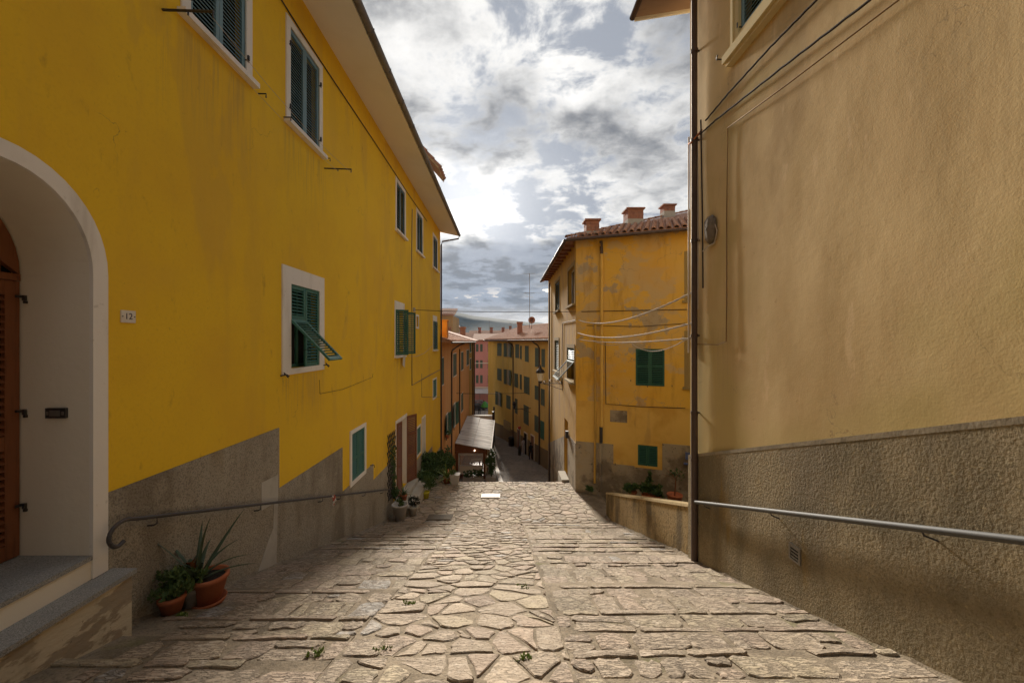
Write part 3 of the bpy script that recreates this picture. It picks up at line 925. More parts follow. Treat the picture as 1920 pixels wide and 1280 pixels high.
def closed_pair(parent, W, u0, u1, v0, v1, mat, pitch, each, w=-.02, rails=(), slat_mat=None, tilt=38):
    h = (u1 - u0) / 2 - .003
    a = shutter(parent, W.at(u0, v0, w), W.u, W.n, h, v1 - v0, mat, pitch, rails=rails, each=each, slat_mat=slat_mat, tilt=tilt)
    b = shutter(parent, W.at(u1, v0, w), -W.u, W.n, h, v1 - v0, mat, pitch, rails=rails, each=each, slat_mat=slat_mat, tilt=tilt)
    return a, b


def hinges(parent, W, us, vs, mat=None):
    for u in us:
        for v in vs:
            mb = MB(); mb.wbox(W, u - .012, u + .012, v - .035, v + .035, .0, .045); mb.wbox(W, u - .03, u + .03, v - .05, v - .036, .0, .03)
            mb.build('hinge', mat or m_iron, parent)


# upper windows
UP = [(4.70, 5.71, 3.82, 5.46, m_teal, True), (6.88, 7.96, 3.80, 5.44, m_teal, True), (13.60, 14.70, 3.83, 5.46, m_teal_dark, False),
      (16.72, 17.82, 3.83, 5.46, m_teal_dark, False), (20.50, 21.70, 3.84, 5.46, m_teal_dark, False)]
for (u0, u1, v0, v1, mt, near) in UP:
    LH.append((u0, u1, v0, v1, .16))
    trim(yh, LW, u0, u1, v0, v1, .13, .13, .13, .02, m_white, .02, (.10, .07))
    pane(yh, LW, u0, u1, v0, v1)
    closed_pair(yh, LW, u0, u1, v0, v1, mt, .052 if near else .09, near, -.025, tilt=54)
    if near: hinges(yh, LW, (u0 - .02, u1 + .02), (v0 + .25, v1 - .3))

# first-floor window with the left leaf's flap pushed out
u0, u1, v0, v1 = 6.90, 7.96, -.47, 1.00
LH.append((u0, u1, v0, v1, .20))
trim(yh, LW, u0, u1, v0, v1, .27, .20, .29, .10, m_white, .02, None)
pane(yh, LW, u0, u1, v0, v1, .19, m_dark, m_green)
mb = MB(); mb.wbox(LW, u0 + .10, u0 + .30, v0 + .06, v1 - .5, -.17, -.165); mb.build('curtain', m_curtain, yh)
hw = (u1 - u0) / 2 - .004
shutter(yh, LW.at(u1, v0, -.02), -LW.u, LW.n, hw, v1 - v0, m_green, .052, rails=(.62,), each=True, label='closed right shutter of the window with the raised flap')
hz_ = v0 + .86                       # hinge height of the flap
mb = MB()
fixed = shutter(yh, LW.at(u0, hz_, -.02), LW.u, LW.n, hw, v1 - hz_, m_green, .052, each=True, label='upper fixed part of the left shutter')
flap_dir = V3((math.sin(R(44)), 0, -math.cos(R(44))))
shutter(yh, LW.at(u0, hz_ - .01, .0) + flap_dir * .98, LW.u, V3((1, 0, 1)), hw, .98, m_green, .056, zdir=-flap_dir, each=True, tilt=20, label='lower flap of the left shutter propped out over the street')
mb = MB(); mb.tube([LW.at(u0 + hw - .02, v0 + .3, -.02), LW.at(u0 + hw - .02, hz_ - .01, 0) + flap_dir * .55], .006, 6); mb.build('stay', m_iron, yh)
# wall catches beside its sill
for uu, vv in ((u0 - .30, v0 - .10), (u1 + .16, v0 - .02)):
    mb = MB(); p = LW.at(uu, vv, .0)
    mb.tube([p, p + V3((.09, .02, .02)), p + V3((.10, .08, -.01))], .012, 6); mb.tube([p + V3((.09, -.05, .05)), p + V3((.09, .07, -.03))], .012, 6)
    mb.build('shutter_catch', m_iron, yh)

# open-shutter window further down
u0, u1, v0, v1 = 13.45, 14.55, -.46, 1.08
LH.append((u0, u1, v0, v1, .2))
trim(yh, LW, u0, u1, v0, v1, .08, .08, .30, .05, m_white, .02, (.09, .05))
pane(yh, LW, u0, u1, v0, v1, .18, m_curtain, m_green)
a = R(35)
shutter(yh, LW.at(u0, v0, .0), LW.u * math.cos(R(62)) + LW.n * math.sin(R(62)), LW.n, .45, v1 - v0, m_dkgreen, .075, each=False, label='left leaf standing half open')
shutter(yh, LW.at(u1, v0, .02), LW.u * math.cos(a) + LW.n * math.sin(a), LW.n, .54, v1 - v0, m_dkgreen, .075, each=False, label='right leaf folded back')
# far first-floor window
u0, u1, v0, v1 = 20.5, 21.5, -.40, 1.05
LH.append((u0, u1, v0, v1, .2))
trim(yh, LW, u0, u1, v0, v1, .08, .08, .30, .05, m_white, .02, (.09, .05))
pane(yh, LW, u0, u1, v0, v1, .18)
closed_pair(yh, LW, u0 - .02, u1 + .02, v0, v1, m_dkgreen, .085, False, .04)
# niche, small low windows
for (u0, u1, v0, v1, mt) in ((16.62, 17.0, .62, 1.05, None), (20.45, 21.45, -2.92, -2.0, m_green), (16.72, 17.45, -4.80, -3.68, m_green)):
    LH.append((u0, u1, v0, v1, .16))
    trim(yh, LW, u0, u1, v0, v1, .08, .08, .08, .08, m_white)
    if mt: pane(yh, LW, u0, u1, v0, v1, .14); closed_pair(yh, LW, u0, u1, v0, v1, mt, .08, False)
    else: pane(yh, LW, u0, u1, v0, v1, .15, m_whitepot)
# green shutters low on the wall
u0, u1, v0, v1 = 9.63, 10.50, -3.40, -2.24
LH.append((u0, u1, v0, v1, .18))
trim(yh, LW, u0, u1, v0, v1, .11, .11, .09, .10, m_white, .024)
pane(yh, LW, u0, u1, v0, v1, .16)
closed_pair(yh, LW, u0, u1, v0, v1, m_green, .055, True, -.015, rails=(.5,))

# brown door with its leaf thrown back
du0, du1, dv0, dv1 = 13.55, 14.95, -5.30, -2.80
LH.append((du0, du1, dv0, dv1, .35))
trim(yh, LW, du0, du1, dv0, dv1, .06, .06, .10, 0, m_white, .02, name='door_frame')
mb = MB(); mb.wbox(LW, du0, du1, dv0, dv1, -.36, -.34); mb.build('door', m_cream, yh)
mb = MB(); mb.wbox(LW, du1 - .03, du1 - .002, dv0, dv1, -.338, .01); mb.wbox(LW, du0 + .002, du0 + .03, dv0, dv1, -.338, .01); mb.wbox(LW, du0 + .031, du1 - .031, dv1 - .03, dv1 - .002, -.338, .01); mb.build('door_lining', m_white, yh)
shutter(yh, LW.at(du0, dv0, .03), LW.u * .985 + LW.n * .10, LW.n, .46, dv1 - dv0, m_wood, .06, rails=(1.0, 1.8), each=False, label='near brown louvred door leaf standing almost shut')
shutter(yh, LW.at(du1, dv0, .02), LW.u * math.cos(R(24)) + LW.n * math.sin(R(24)), LW.n, .60, dv1 - dv0, m_wood, .06, rails=(1.0, 1.8), each=False, label='far brown louvred door leaf standing open')
mb = MB(); mb.wbox(LW, 13.2, 15.5, -6.3, -5.31, .02, .34); mb.build('upper_step', m_cement, yh)
mb = MB(); mb.wbox(LW, 13.1, 15.7, -6.4, -5.47, .34, .68); mb.build('lower_step', m_cement, yh)
# plain door further down
LH.append((17.75, 18.45, -5.7, -3.45, .3))
trim(yh, LW, 17.75, 18.45, -5.7, -3.45, .05, .05, .06, 0, m_white, .02, name='door_frame')
mb = MB(); mb.wbox(LW, 17.75, 18.45, -5.7, -3.45, -.3, -.28); mb.build('door', m_cream, yh)
mb = MB(); mb.wbox(LW, 18.42, 18.448, -5.7, -3.45, -.278, .01); mb.wbox(LW, 17.752, 17.78, -5.7, -3.45, -.278, .01); mb.build('door_lining', m_white, yh)

# arched doorway no. 12
AC, AA, AB, AS = 2.92, .66, .76, .60       # centre, half width, arch rise, springing
ABOT, RV = -1.92, .62
LH.append((AC - AA, AC + AA, ABOT - .9, AS + AB, .0))


def arch(a, b, n=22, close=True):
    pts = [(AC + a, ABOT)] if close else []
    for k in range(n + 1):
        t = math.pi * k / n
        pts.append((AC + a * math.cos(t), AS + b * math.sin(t)))
    if close: pts.append((AC - a, ABOT))
    return pts


wall = MB()
wall_sheet(wall, LW, frange(-7, LEN, 1.0), frange(-13, 6.28, 1.0), LH)
ar = arch(AA, AB)[1:-1]
for (p, q2) in zip(ar, ar[1:]):          # spandrels between arch and square opening
    wall.poly([LW.at(p[0], p[1]), LW.at(q2[0], q2[1]), LW.at(q2[0], AS + AB), LW.at(p[0], AS + AB)])
for (x0, y0, x1, y1) in ((X_L, LEN, -12, LEN), (-12, -7, X_L, -7)):
    wall.poly([(x0, y0, -13), (x1, y1, -13), (x1, y1, 6.28), (x0, y0, 6.28)])
wall.poly([(-12, -7, -13), (-12, LEN, -13), (-12, LEN, 6.28), (-12, -7, 6.28)])
wall.build('wall', m_yellow, yh)
mb = MB()                                 # white surround, proud of the wall
i_, o_ = arch(AA, AB), arch(AA + .135, AB + .135)
i_[0] = (AC + AA, -2.13); o_[0] = (AC + AA + .135, -2.13); i_[-1] = (AC - AA, -2.13); o_[-1] = (AC - AA - .135, -2.13)
for k in range(len(i_) - 1):
    a, b, c, d = i_[k], i_[k + 1], o_[k + 1], o_[k]
    mb.hexa([LW.at(*a, -.01), LW.at(*b, -.01), LW.at(*c, -.01), LW.at(*d, -.01), LW.at(*a, .025), LW.at(*b, .025), LW.at(*c, .025), LW.at(*d, .025)])
mb.build('arch_surround', m_white, yh)
mb = MB()
for a, b in zip(i_, i_[1:]):
    mb.add([LW.at(*a, -.0102), LW.at(*b, -.0102), LW.at(*b, -RV - .06), LW.at(*a, -RV - .06)], [(0, 1, 2, 3)], True)
mb.build('arch_reveal', m_cream, yh)
dw = MB()                                 # arched double door set back in the reveal
dm = lambda pts, w0, w1: dw.wprism(LW, pts, w0, w1)
e = .012
full = [(AC + (AA - e) * math.cos(math.pi * k / 20), AS + (AB - e) * math.sin(math.pi * k / 20)) for k in range(21)]
inner = [(AC + (AA - .15) * math.cos(math.pi * k / 20), AS + .10 + (AB - .28) * math.sin(math.pi * k / 20)) for k in range(21)]
w0, w1 = -RV - .05, -RV
for k in range(20):
    a, b, c, d = full[k], full[k + 1], inner[k + 1], inner[k]
    dw.hexa([LW.at(*a, w0), LW.at(*b, w0), LW.at(*c, w0), LW.at(*d, w0), LW.at(*a, w1), LW.at(*b, w1), LW.at(*c, w1), LW.at(*d, w1)])
dw.wbox(LW, AC - AA + e, AC + AA - e, AS - .06, AS, w0, w1 + .006)
dw.wbox(LW, inner[20][0], inner[0][0], AS, AS + .10, w0, w1)
door = dw.build('arched_door', m_wood, yh)
mb = MB(); mb.wbox(LW, AC - AA, AC + AA, ABOT - .2, AS + AB, w0 - .06, w0 - .04); mb.build('door_backing', m_dark, door)
fs_ = slat_mesh(1.0, m_wood, .05)
for k in range(7):                        # fanlight louvres
    z = AS + .13 + k * .055
    half = (AA - .15) * math.sqrt(max(0.02, 1 - ((z - AS - .10) / (AB - .28)) ** 2)) - .01
    Q = T(LW.at(AC - half, z, -RV - .025)) @ Matrix.Rotation(R(90), 4, 'Z') @ Matrix.Rotation(R(38), 4, 'X') @ Matrix.Diagonal((half * 2, 1, 1, 1))
    inst('slat', fs_, door, Q)
hw = AA - e - .004
for sgn, uu in ((1, AC - AA + e), (-1, AC + AA - e)):
    shutter(yh, LW.at(uu, ABOT + .01, -RV - .022), LW.u * sgn, LW.n, hw, AS - .06 - ABOT - .015, m_wood, .062, rails=(.95, 1.05 + .75) if False else (1.02,), each=True, st=.105,
            label='louvred leaf of the arched brown door')
for vv in (.40, -.62, -1.46):
    mb = MB(); u = AC + AA - .004
    mb.wbox(LW, u - .05, u, vv - .010, vv + .010, -RV + .006, -RV + .03); mb.wbox(LW, u - .02, u, vv - .035, vv + .012, -RV + .031, -RV + .055); mb.wbox(LW, u - .02, u, vv - .06, vv - .037, -RV + .04, -RV + .062)
    mb.build('hinge', m_iron, yh)
mb = MB(); mb.wbox(LW, AC - AA - .2, AC + AA, ABOT - .04, ABOT, -RV - .1, .02); up_step = mb.build('granite_tread', m_granite, yh)
mb = MB(); mb.wbox(LW, AC - AA - .2, AC + AA, -2.14, ABOT - .042, -.2, .005); mb.build('step_riser', m_cream, yh)
mb = MB(); mb.wbox(LW, -2.0, 3.76, -2.135 - .042, -2.135, -.06, .252); mb.build('granite_tread', m_granite, yh)
mb = MB(); mb.wbox(LW, -2.0, 3.735, -3.6, -2.179, -.02, .225); mb.build('step_base', m_peel, yh)
ip = thing('doorbell_panel', LW.at(3.575, -.66, -.28), 'dark metal doorbell panel on the cream reveal of the arched doorway', 'doorbell')
mb = MB(); x0, x1 = LW.at(0, 0, -.38).x, LW.at(0, 0, -.20).x
mb.box(x0, x1, 3.555, 3.579, -.685, -.595); mb.build('plate', m_iron, ip)
mb = MB(); mb.box(x0 + .045, x1 - .045, 3.547, 3.5545, -.665, -.615); mb.build('name_card', m_alu, ip)
for xx in (x0 + .022, x1 - .022):
    mb = MB(); mb.box(xx - .010, xx + .010, 3.549, 3.5545, -.655, -.625); mb.build('button', m_alu, ip)

# plinth polygons
mb = MB()
def plinth(u0, u1, top, bot=None):
    mb = MB()
    steps = frange(u0, u1, .6)
    mb.wprism(LW, [(u0, top), (u1, top)] + [(u, prof(u) - .5) for u in reversed(steps)], -.01, .016)
    mb.build('plinth', m_plinth, yh)
plinth(-7, 2.10, -.40); plinth(3.70, 6.54, -1.415)
plinth(6.542, 9.08, -2.41)
plinth(9.082, 9.50, -3.43); plinth(9.50, 10.62, -3.52); plinth(10.622, 11.2, -3.43)
plinth(11.202, 13.18, -3.90)
plinth(15.45, 16.6, -4.95); plinth(16.6, 17.68, -4.98); plinth(18.52, 20.2, -5.3); plinth(20.202, 22.74, -6.0)
mb = MB()
P = lambda px, py: LW.px(px, py)
mb.wprism(LW, [P(488, 905), P(519, 889), P(519, 938), P(488, 957)], .016, .021)
mb.wprism(LW, [P(511, 943), P(519, 938.5), P(516, 1062), P(478, 1080), P(502, 1010), P(510, 990)], .016, .021)
mb.build('cement_patch', m_cement, yh)

# eaves, gutter, roof
mb = MB()
EW, EZ = 1.0, 6.05
mb.hexa([LW.at(-7, 6.27, -.02), LW.at(LEN + .15, 6.27, -.02), LW.at(LEN + .15, EZ, EW), LW.at(-7, EZ, EW),
         LW.at(-7, 6.45, -.02), LW.at(LEN + .15, 6.45, -.02), LW.at(LEN + .15, EZ + .10, EW), LW.at(-7, EZ + .10, EW)])
mb.build('eaves', m_soffit, yh)
mb = MB()
mb.hexa([LW.at(-7, EZ + .105, EW), LW.at(LEN + .2, EZ + .105, EW), LW.at(LEN + .2, 8.6, -6), LW.at(-7, 8.6, -6),
         LW.at(-7, EZ + .2, EW + .03), LW.at(LEN + .2, EZ + .2, EW + .03), LW.at(LEN + .2, 8.75, -6), LW.at(-7, 8.75, -6)])
mb.hexa([LW.at(-7, EZ + .105 - .9, -8.3), LW.at(LEN + .2, EZ - .8, -8.3), LW.at(LEN + .2, 8.6, -6.01), LW.at(-7, 8.6, -6.01),
         LW.at(-7, EZ - .7, -8.3), LW.at(LEN + .2, EZ - .7, -8.3), LW.at(LEN + .2, 8.75, -6.01), LW.at(-7, 8.75, -6.01)])
mb.build('roof', m_tile, yh)
mb = MB()
n = 8; ring = []
for dd in frange(-7, LEN + .2, 2.0):
    ring.append([LW.at(dd, EZ + .06 - .075 * math.sin(math.pi * k / n), EW + .075 - .075 * math.cos(math.pi * k / n)) for k in range(n + 1)])
for a, b in zip(ring, ring[1:]):
    mb.add(a + b, [(k, k + 1, n + 2 + k, n + 1 + k) for k in range(n)], True)
mb.add(ring[-1], [list(range(n + 1))])
for dd in frange(-6, LEN, 1.15): mb.wbox(LW, dd, dd + .02, EZ - .025, EZ + .075, EW + .01, EW + .158)
mb.build('gutter', m_zinc, yh)
mb = MB()
pp = [LW.at(LEN + .1, EZ, EW + .07), LW.at(LEN + .1, EZ - .16, EW + .04), LW.at(LEN + .02, EZ - .34, .12), LW.at(LEN - .02, EZ - .55, .06), LW.at(LEN - .02, -9.0, .06)]
mb.tube(pp, .045, 8); mb.build('downpipe', m_brownpipe, yh)
# tiled dormer hood standing above the gutter
mb = MB()
mb.wbox(LW, 15.3, 16.2, 6.3, 6.9, -.2, .55); dh = mb.build('dormer', m_tower, yh)
mb = MB()
mb.hexa([LW.at(15.0, 7.75, .1), LW.at(16.3, 7.75, .1), LW.at(16.3, 6.50, 1.20), LW.at(15.0, 6.50, 1.20), LW.at(15.0, 7.81, .1), LW.at(16.3, 7.81, .1), LW.at(16.3, 6.56, 1.22), LW.at(15.0, 6.56, 1.22)])
mb.build('dormer_roof', m_capping, dh)
for k in range(5):
    for r_ in range(4):
        mb = MB(); u = 15.1 + k * .26; t0, t1 = r_ / 4, (r_ + 1.15) / 4
        q = lambda t, o: LW.at(u, 7.81 - 1.25 * t + o, .1 + 1.12 * t)
        mb.tube([q(t0, .03), q(min(t1, 1.03), .055)], [.075, .095], 8); mb.build('roof_tile', m_tile, dh)

# conduits and thin cables fixed to the wall
def cable(pts, r, mat, name, label, cat='cable', group=None, sides=6):
    mb = MB(); mb.tube(pts, r, sides)
    o = mb.build(name, mat); return tag(o, label, cat, group)


LP = lambda px, py, w=.02: LW.at(*LW.px(px, py), w)
cable([LP(772, 392), LP(771, 480), LP(771.5, 722), LP(800, 706), LP(826, 692)], .014, m_zinc, 'conduit', 'thin grey conduit running down and along the far yellow wall', 'conduit')
cable([LP(790, 700), LP(790, 744), LP(824, 744)], .008, m_zinc, 'conduit', 'short thin conduit near the far corner of the yellow house', 'conduit')
cable([LP(597, 712), LP(598, 738), LP(640, 730), LP(697, 707), LP(698, 700)], .004, m_cabledark, 'cable', 'thin loose wire looping below the window with the raised flap')
cable([LP(524, -2), LP(563, 60), LP(620, 146), LP(700, 265), LP(735, 318), LP(760, 357), LP(800, 415)], .013, m_cabledark, 'cable', 'dark cable running along the yellow wall under the eaves')
cable([LP(766, 668), LP(780, 668), LP(795, 662), LP(810, 648)], .008, m_cablelight, 'cable', 'pale slack wire beside the open shutters of the yellow house')

# drying-line bars and lines
for d, z, n_, lab in ((4.33, 3.60, 'clothesline_bar', 'iron bar sticking out under the nearest upper window of the yellow house'), (8.2, 3.56, 'clothesline_bar', 'iron bar sticking out beyond the second upper window of the yellow house')):
    mb = MB(); mb.tube([LW.at(d, z, 0), LW.at(d, z - .02, .56)], .014, 6); mb.tube([LW.at(d, z - .02, .55), LW.at(d, z - .09, .55)], .009, 6); mb.tube([LW.at(d, z - .01, .28), LW.at(d, z - .06, .28)], .009, 6)
    tag(mb.build(n_, m_iron), lab, 'clothesline bar')
for px, py, lab in ((484, 176, 'small iron hook at the sill end of the nearest upper window'), (532, 220, 'small iron hook left of the second upper window'), (608, 297, 'small iron hook right of the second upper window'),
                    (694, 872, 'small iron hook right of the low green window')):
    p = LP(px, py, 0); mb = MB(); mb.tube([p, p + V3((.12, 0, 0)), p + V3((.12, 0, -.06))], .010, 6); tag(mb.build('iron_hook', m_iron), lab, 'hook')
for w, dz, lab in ((.55, -.09, 'outer thin washing line in front of the upper windows of the yellow house'), (.28, -.06, 'inner thin washing line in front of the upper windows of the yellow house')):
    a = LW.at(4.33, 3.60 + dz, w); b = LW.at(8.2, 3.56 + dz, w)
    cable([a + (b - a) * t + V3((0, 0, -.10 * 4 * t * (1 - t))) for t in (0, .25, .5, .75, 1)], .0035, m_cablelight, 'washing_line', lab, 'washing line', None, 4)

# white towel under the open shutter window
tw = MB()
for k in range(5):
    u = 14.15 + k * .05
    tw.add([LW.at(u, -.50, .10 + .01 * (k % 2)), LW.at(u + .05, -.50, .10 + .01 * ((k + 1) % 2)), LW.at(u + .05, -.86 - .02 * k, .07 + .015 * ((k + 1) % 2)), LW.at(u, -.84 - .02 * k, .07 + .015 * (k % 2))], [(0, 1, 2, 3)], True)
tag(tw.build('towel', m_curtain), 'white cloth hanging under the sill of the open-shuttered yellow house window', 'cloth')

# house number
pq = thing('house_number', LW.at(3.93, .185, .01), 'white enamel house number plate 12 beside the arched door', 'house number')
mb = MB(); mb.wbox(LW, 3.855, 4.005, .185, .305, .0, .012); mb.build('plate', m_plaque, pq)
fc = bpy.data.curves.new('numeral', 'FONT'); fc.body = '12'; fc.size = .085; fc.align_x = 'CENTER'; fc.align_y = 'CENTER'; fc.extrude = .001
fc.materials.append(m_numeral)
fo = bpy.data.objects.new('numeral', fc); COL.objects.link(fo)
_m = bpy.data.meshes.new_from_object(fo); bpy.data.objects.remove(fo)
fo = bpy.data.objects.new('numeral', _m); COL.objects.link(fo); fo.parent = pq
fo.matrix_basis = MW[pq.name].inverted() @ Matrix(((0, 0, 1, LW.at(0, 0, .0135).x), (1, 0, 0, 3.93), (0, 1, 0, .245), (0, 0, 0, 1)))
for u in (3.868, 3.992):
    mb = MB(); mb.wbox(LW, u - .005, u + .005, .240, .25, .012, .016); mb.build('screw', m_iron, pq)

# left handrail in two lengths
RLW = .10
def railpt(d): return LW.at(d, -1.71 - .337 * (d - 3.83), RLW)
hr = thing('handrail', (X_L, 6, -3.4), 'dark curled iron handrail on the grey plinth, upper length by the arched door', 'handrail', 'handrails along the street walls')
curl = [(3.79, -1.895), (3.73, -1.915), (3.67, -1.88), (3.645, -1.81), (3.67, -1.745), (3.74, -1.705), (3.83, -1.705)]
pts = [LW.at(u, v, RLW) for u, v in curl] + [railpt(d) for d in (3.95, 4.5, 6, 7.5, 8.30)]
cr = []
for i in range(len(pts) - 1):
    p0, p1, p2, p3 = pts[max(i - 1, 0)], pts[i], pts[i + 1], pts[min(i + 2, len(pts) - 1)]
    for k in range(5):
        t_ = k / 5.0
        cr.append(.5 * ((2 * p1) + (p2 - p0) * t_ + (2 * p0 - 5 * p1 + 4 * p2 - p3) * t_ ** 2 + (3 * p1 - p0 - 3 * p2 + p3) * t_ ** 3))
cr.append(pts[-1])
mb = MB(); mb.tube(cr, .019, 10); mb.build('rail', m_darkrail, hr)
hr2 = thing('handrail', (X_L, 10.5, -5), 'dark iron handrail on the grey plinth, lower length beyond the tape', 'handrail', 'handrails along the street walls')
mb = MB(); mb.tube([railpt(8.46) + V3((0, 0, -.08)), railpt(8.48), railpt(8.6)] + [railpt(d) for d in (9.5, 11, 12.5)], .019, 10); mb.build('rail', m_darkrail, hr2)
for d, par in ((4.15, hr), (5.9, hr), (7.9, hr), (8.75, hr2), (10.3, hr2), (11.8, hr2)):
    mb = MB(); p = railpt(d); mb.tube([p, p + V3((0, 0, -.075)), p + V3((-.03, -.005, -.09)), p + V3((-.10, -.02, -.09))], .009, 6); mb.build('bracket', m_darkrail, par)
mb = MB(); p = railpt(8.35); mb.tube([p, p + V3((.02, .02, -.10)), p + V3((.0, .05, -.22))], .018, 6); mb.tube([p + V3((.02, .05, 0)), p + V3((.03, .09, -.14))], .015, 6)
tag(mb.build('barrier_tape', m_tape), 'scrap of red and white tape tied where the handrail is broken', 'tape')

# ------------------------------------------------------------------ tan house (right)
RW = Wall((X_R, 0), (0, 1), (-1, 0))
RLEN = 7.06
th = thing('tan_house', (X_R, 2, -4), 'tall tan plastered house wall filling the right side of the street', 'house')
wu0, wu1, wv0, wv1 = 4.45, 5.53, 4.28, 5.85
RH = [(wu0, wu1, wv0, wv1, .16)]


def rdisp(u, v):
    k = min(1.0, max(0.0, (RLEN - u) / .25))
    for h in RH:
        du = max(h[0] - u, 0, u - h[1]); dv = max(h[2] - v, 0, v - h[3]); k = min(k, math.hypot(du, dv) / .3)
    return k * (.011 * noise.noise(V3((u * .8, v * .5, 3.3))) + .005 * noise.noise(V3((u * 2.3, v * 1.4, 7.1))) + .002 * noise.noise(V3((u * 6, v * 4, 1.7))))


mb = MB()
wall_sheet(mb, RW, [-7, -5, -3, -1] + frange(0, RLEN, .09), [-9, -7, -6] + frange(-5, 6.4, .10) + [6.6], RH, rdisp)
mb.poly([(X_R, RLEN, -9), (13, RLEN, -9), (13, RLEN, 6.6), (X_R, RLEN, 6.6)])
mb.poly([(X_R, -7, -9), (13, -7, -9), (13, -7, 6.6), (X_R, -7, 6.6)])
mb.poly([(13, -7, -9), (13, RLEN, -9), (13, RLEN, 6.6), (13, -7, 6.6)])
mb.build('wall', m_tan, th)
mb = MB()
for a, b in zip(frange(-6, RLEN, .5), frange(-6, RLEN, .5)[1:]):
    tz = lambda d: -.47 - .337 * (d - 2.51)
    mb.wprism(RW, [(a, tz(a) - .05), (b, tz(b) - .05), (b, prof(b) - .6), (a, prof(a) - .6)], -.03, .035)
mb.build('plinth', m_roughcast, th)
mb = MB()
mb.wprism(RW, [(-6, tz(-6) - .05), (RLEN, tz(RLEN) - .05), (RLEN, tz(RLEN) - .002), (-6, tz(-6) - .002)], -.03, .038)
mb.build('plinth_band', M('band_cement', (.31, .265, .19), .95, [(5, I3, .42, .62, (.22, .185, .13), .8, 6)], [(30, I3, .004, 4)]), th)
# window with moulded surround
mb = MB()
for (w_, o_, pw) in ((.10, 0, .04), (.055, .10, .065)):
    a0, a1, b0, b1 = wu0 - o_, wu1 + o_, wv0 - o_, wv1 + o_
    mb.wbox(RW, a0 - w_, a0, b0 - w_, b1 + w_, -.03, pw); mb.wbox(RW, a1, a1 + w_, b0 - w_, b1 + w_, -.03, pw)
    mb.wbox(RW, a0, a1, b1, b1 + w_, -.03, pw); mb.wbox(RW, a0, a1, b0 - w_, b0, -.03, pw)
m_mould = M('pale_moulding', (.62, .50, .26), .9, [(3, VS, .5, .7, (.5, .4, .2), .6, 5)])
fr = mb.build('window_frame', m_mould, th)
mb = MB()
mb.wbox(RW, wu0 - .22, wu1 + .26, wv0 - .27, wv0 - .156, -.03, .13); mb.wbox(RW, wu0 - .19, wu1 + .23, wv0 - .32, wv0 - .272, -.03, .09)
mb.build('sill', m_mould, fr)
pane(th, RW, wu0, wu1, wv0, wv1)
closed_pair(th, RW, wu0, wu1, wv0, wv1, m_teal, .052, True, -.02, tilt=54)
hinges(th, RW, (wu1 + .02,), (wv0 + .12, wv0 + 1.2))
# roof with far verge
mb = MB()
rz = lambda x: 6.06 + .16 * (x - 2.42)
mb.hexa([(2.42, -7, rz(2.42)), (2.42, 7.46, rz(2.42)), (9, 7.46, rz(9)), (9, -7, rz(9)), (2.42, -7, rz(2.42) + .1), (2.42, 7.46, rz(2.42) + .1), (9, 7.46, rz(9) + .1), (9, -7, rz(9) + .1)])
mb.build('roof', M('eave_boards', (.34, .23, .17), .9, [(6, (.2, 1, 1), .45, .65, (.24, .16, .12), .7, 5)]), th)
mb = MB(); mb.hexa([(2.42, 7.465, rz(2.42) - .05), (2.42, 7.50, rz(2.42) - .05), (9, 7.50, rz(9) - .05), (9, 7.465, rz(9) - .05), (2.42, 7.465, rz(2.42) + .12), (2.42, 7.5, rz(2.42) + .12), (9, 7.5, rz(9) + .12), (9, 7.465, rz(9) + .12)]); mb.build('verge_board', m_soffit, th)
mb = MB(); mb.tube([(2.38, -7, 6.07), (2.38, 7.49, 6.07)], .055, 8); mb.build('gutter', m_brownpipe, th)
for k in range(10):
    mb = MB(); d = 4.8 + k * .27; mb.tube([(2.42, d, 6.18), (4.0, d, 6.43)], .07, 8); mb.build('roof_tile', m_tile, th)
# drainpipe at the corner
dp = thing('drainpipe', (3.20, 6.73, prof(6.73)), 'tall brown drainpipe at the far corner of the tan house', 'drainpipe')
mb = MB(); mb.tube([(3.19, 6.73, prof(6.73) - .05), (3.19, 6.73, -1.2)], .054, 12); mb.build('iron_boot', m_brownpipe, dp)
mb = MB(); mb.tube([(3.19, 6.73, -1.2), (3.19, 6.73, 5.9), (2.9, 6.73, 6.02), (2.40, 6.73, 6.05)], .047, 12); mb.build('pipe', m_brownpipe, dp)
for z in (-1.2, -2.0, .1, 1.7, 3.4, 4.9):
    mb = MB(); mb.tube([(3.19, 6.73, z - .025), (3.19, 6.73, z + .025)], .060, 12); mb.build('collar', m_brownpipe, dp)
    mb = MB(); mb.box(3.19, 3.28, 6.715, 6.745, z - .012, z + .012); mb.build('clip', m_iron, dp)
# right handrail
hr3 = thing('handrail', (X_R, 4, -2), 'smooth grey tubular handrail on the rough plinth of the tan house', 'handrail', 'handrails along the street walls')
rp = lambda d: V3((3.16, d, -2.64 - .347 * -(d - 6.54) * -1 if False else -2.64 + .347 * (6.54 - d)))
mb = MB(); mb.tube([rp(d) for d in (6.62, 5, 3.5, 2, 0, -3)], .027, 14); mb.build('rail', m_rail, hr3)
for d in (6.35, 4.75, 3.02, 1.2, -.8):
    p = rp(d); mb = MB(); mb.tube([p + V3((0, 0, -.02)), p + V3((.01, .0, -.05)), p + V3((.11, -.06, -.085))], .008, 6); mb.build('bracket', m_iron, hr3)
vt = thing('wall_vent', RW.at(4.44, -2.45, .035), 'small grey louvred vent in the rough plinth under the handrail', 'vent')
mb = MB(); uu0, uu1, vv0, vv1 = 4.36, 4.53, -2.455, -2.275
mb.wbox(RW, uu0, uu0 + .02, vv0, vv1, .03, .052); mb.wbox(RW, uu1 - .02, uu1, vv0, vv1, .03, .052); mb.wbox(RW, uu0 + .02, uu1 - .02, vv0, vv0 + .02, .03, .052); mb.wbox(RW, uu0 + .02, uu1 - .02, vv1 - .02, vv1, .03, .052)
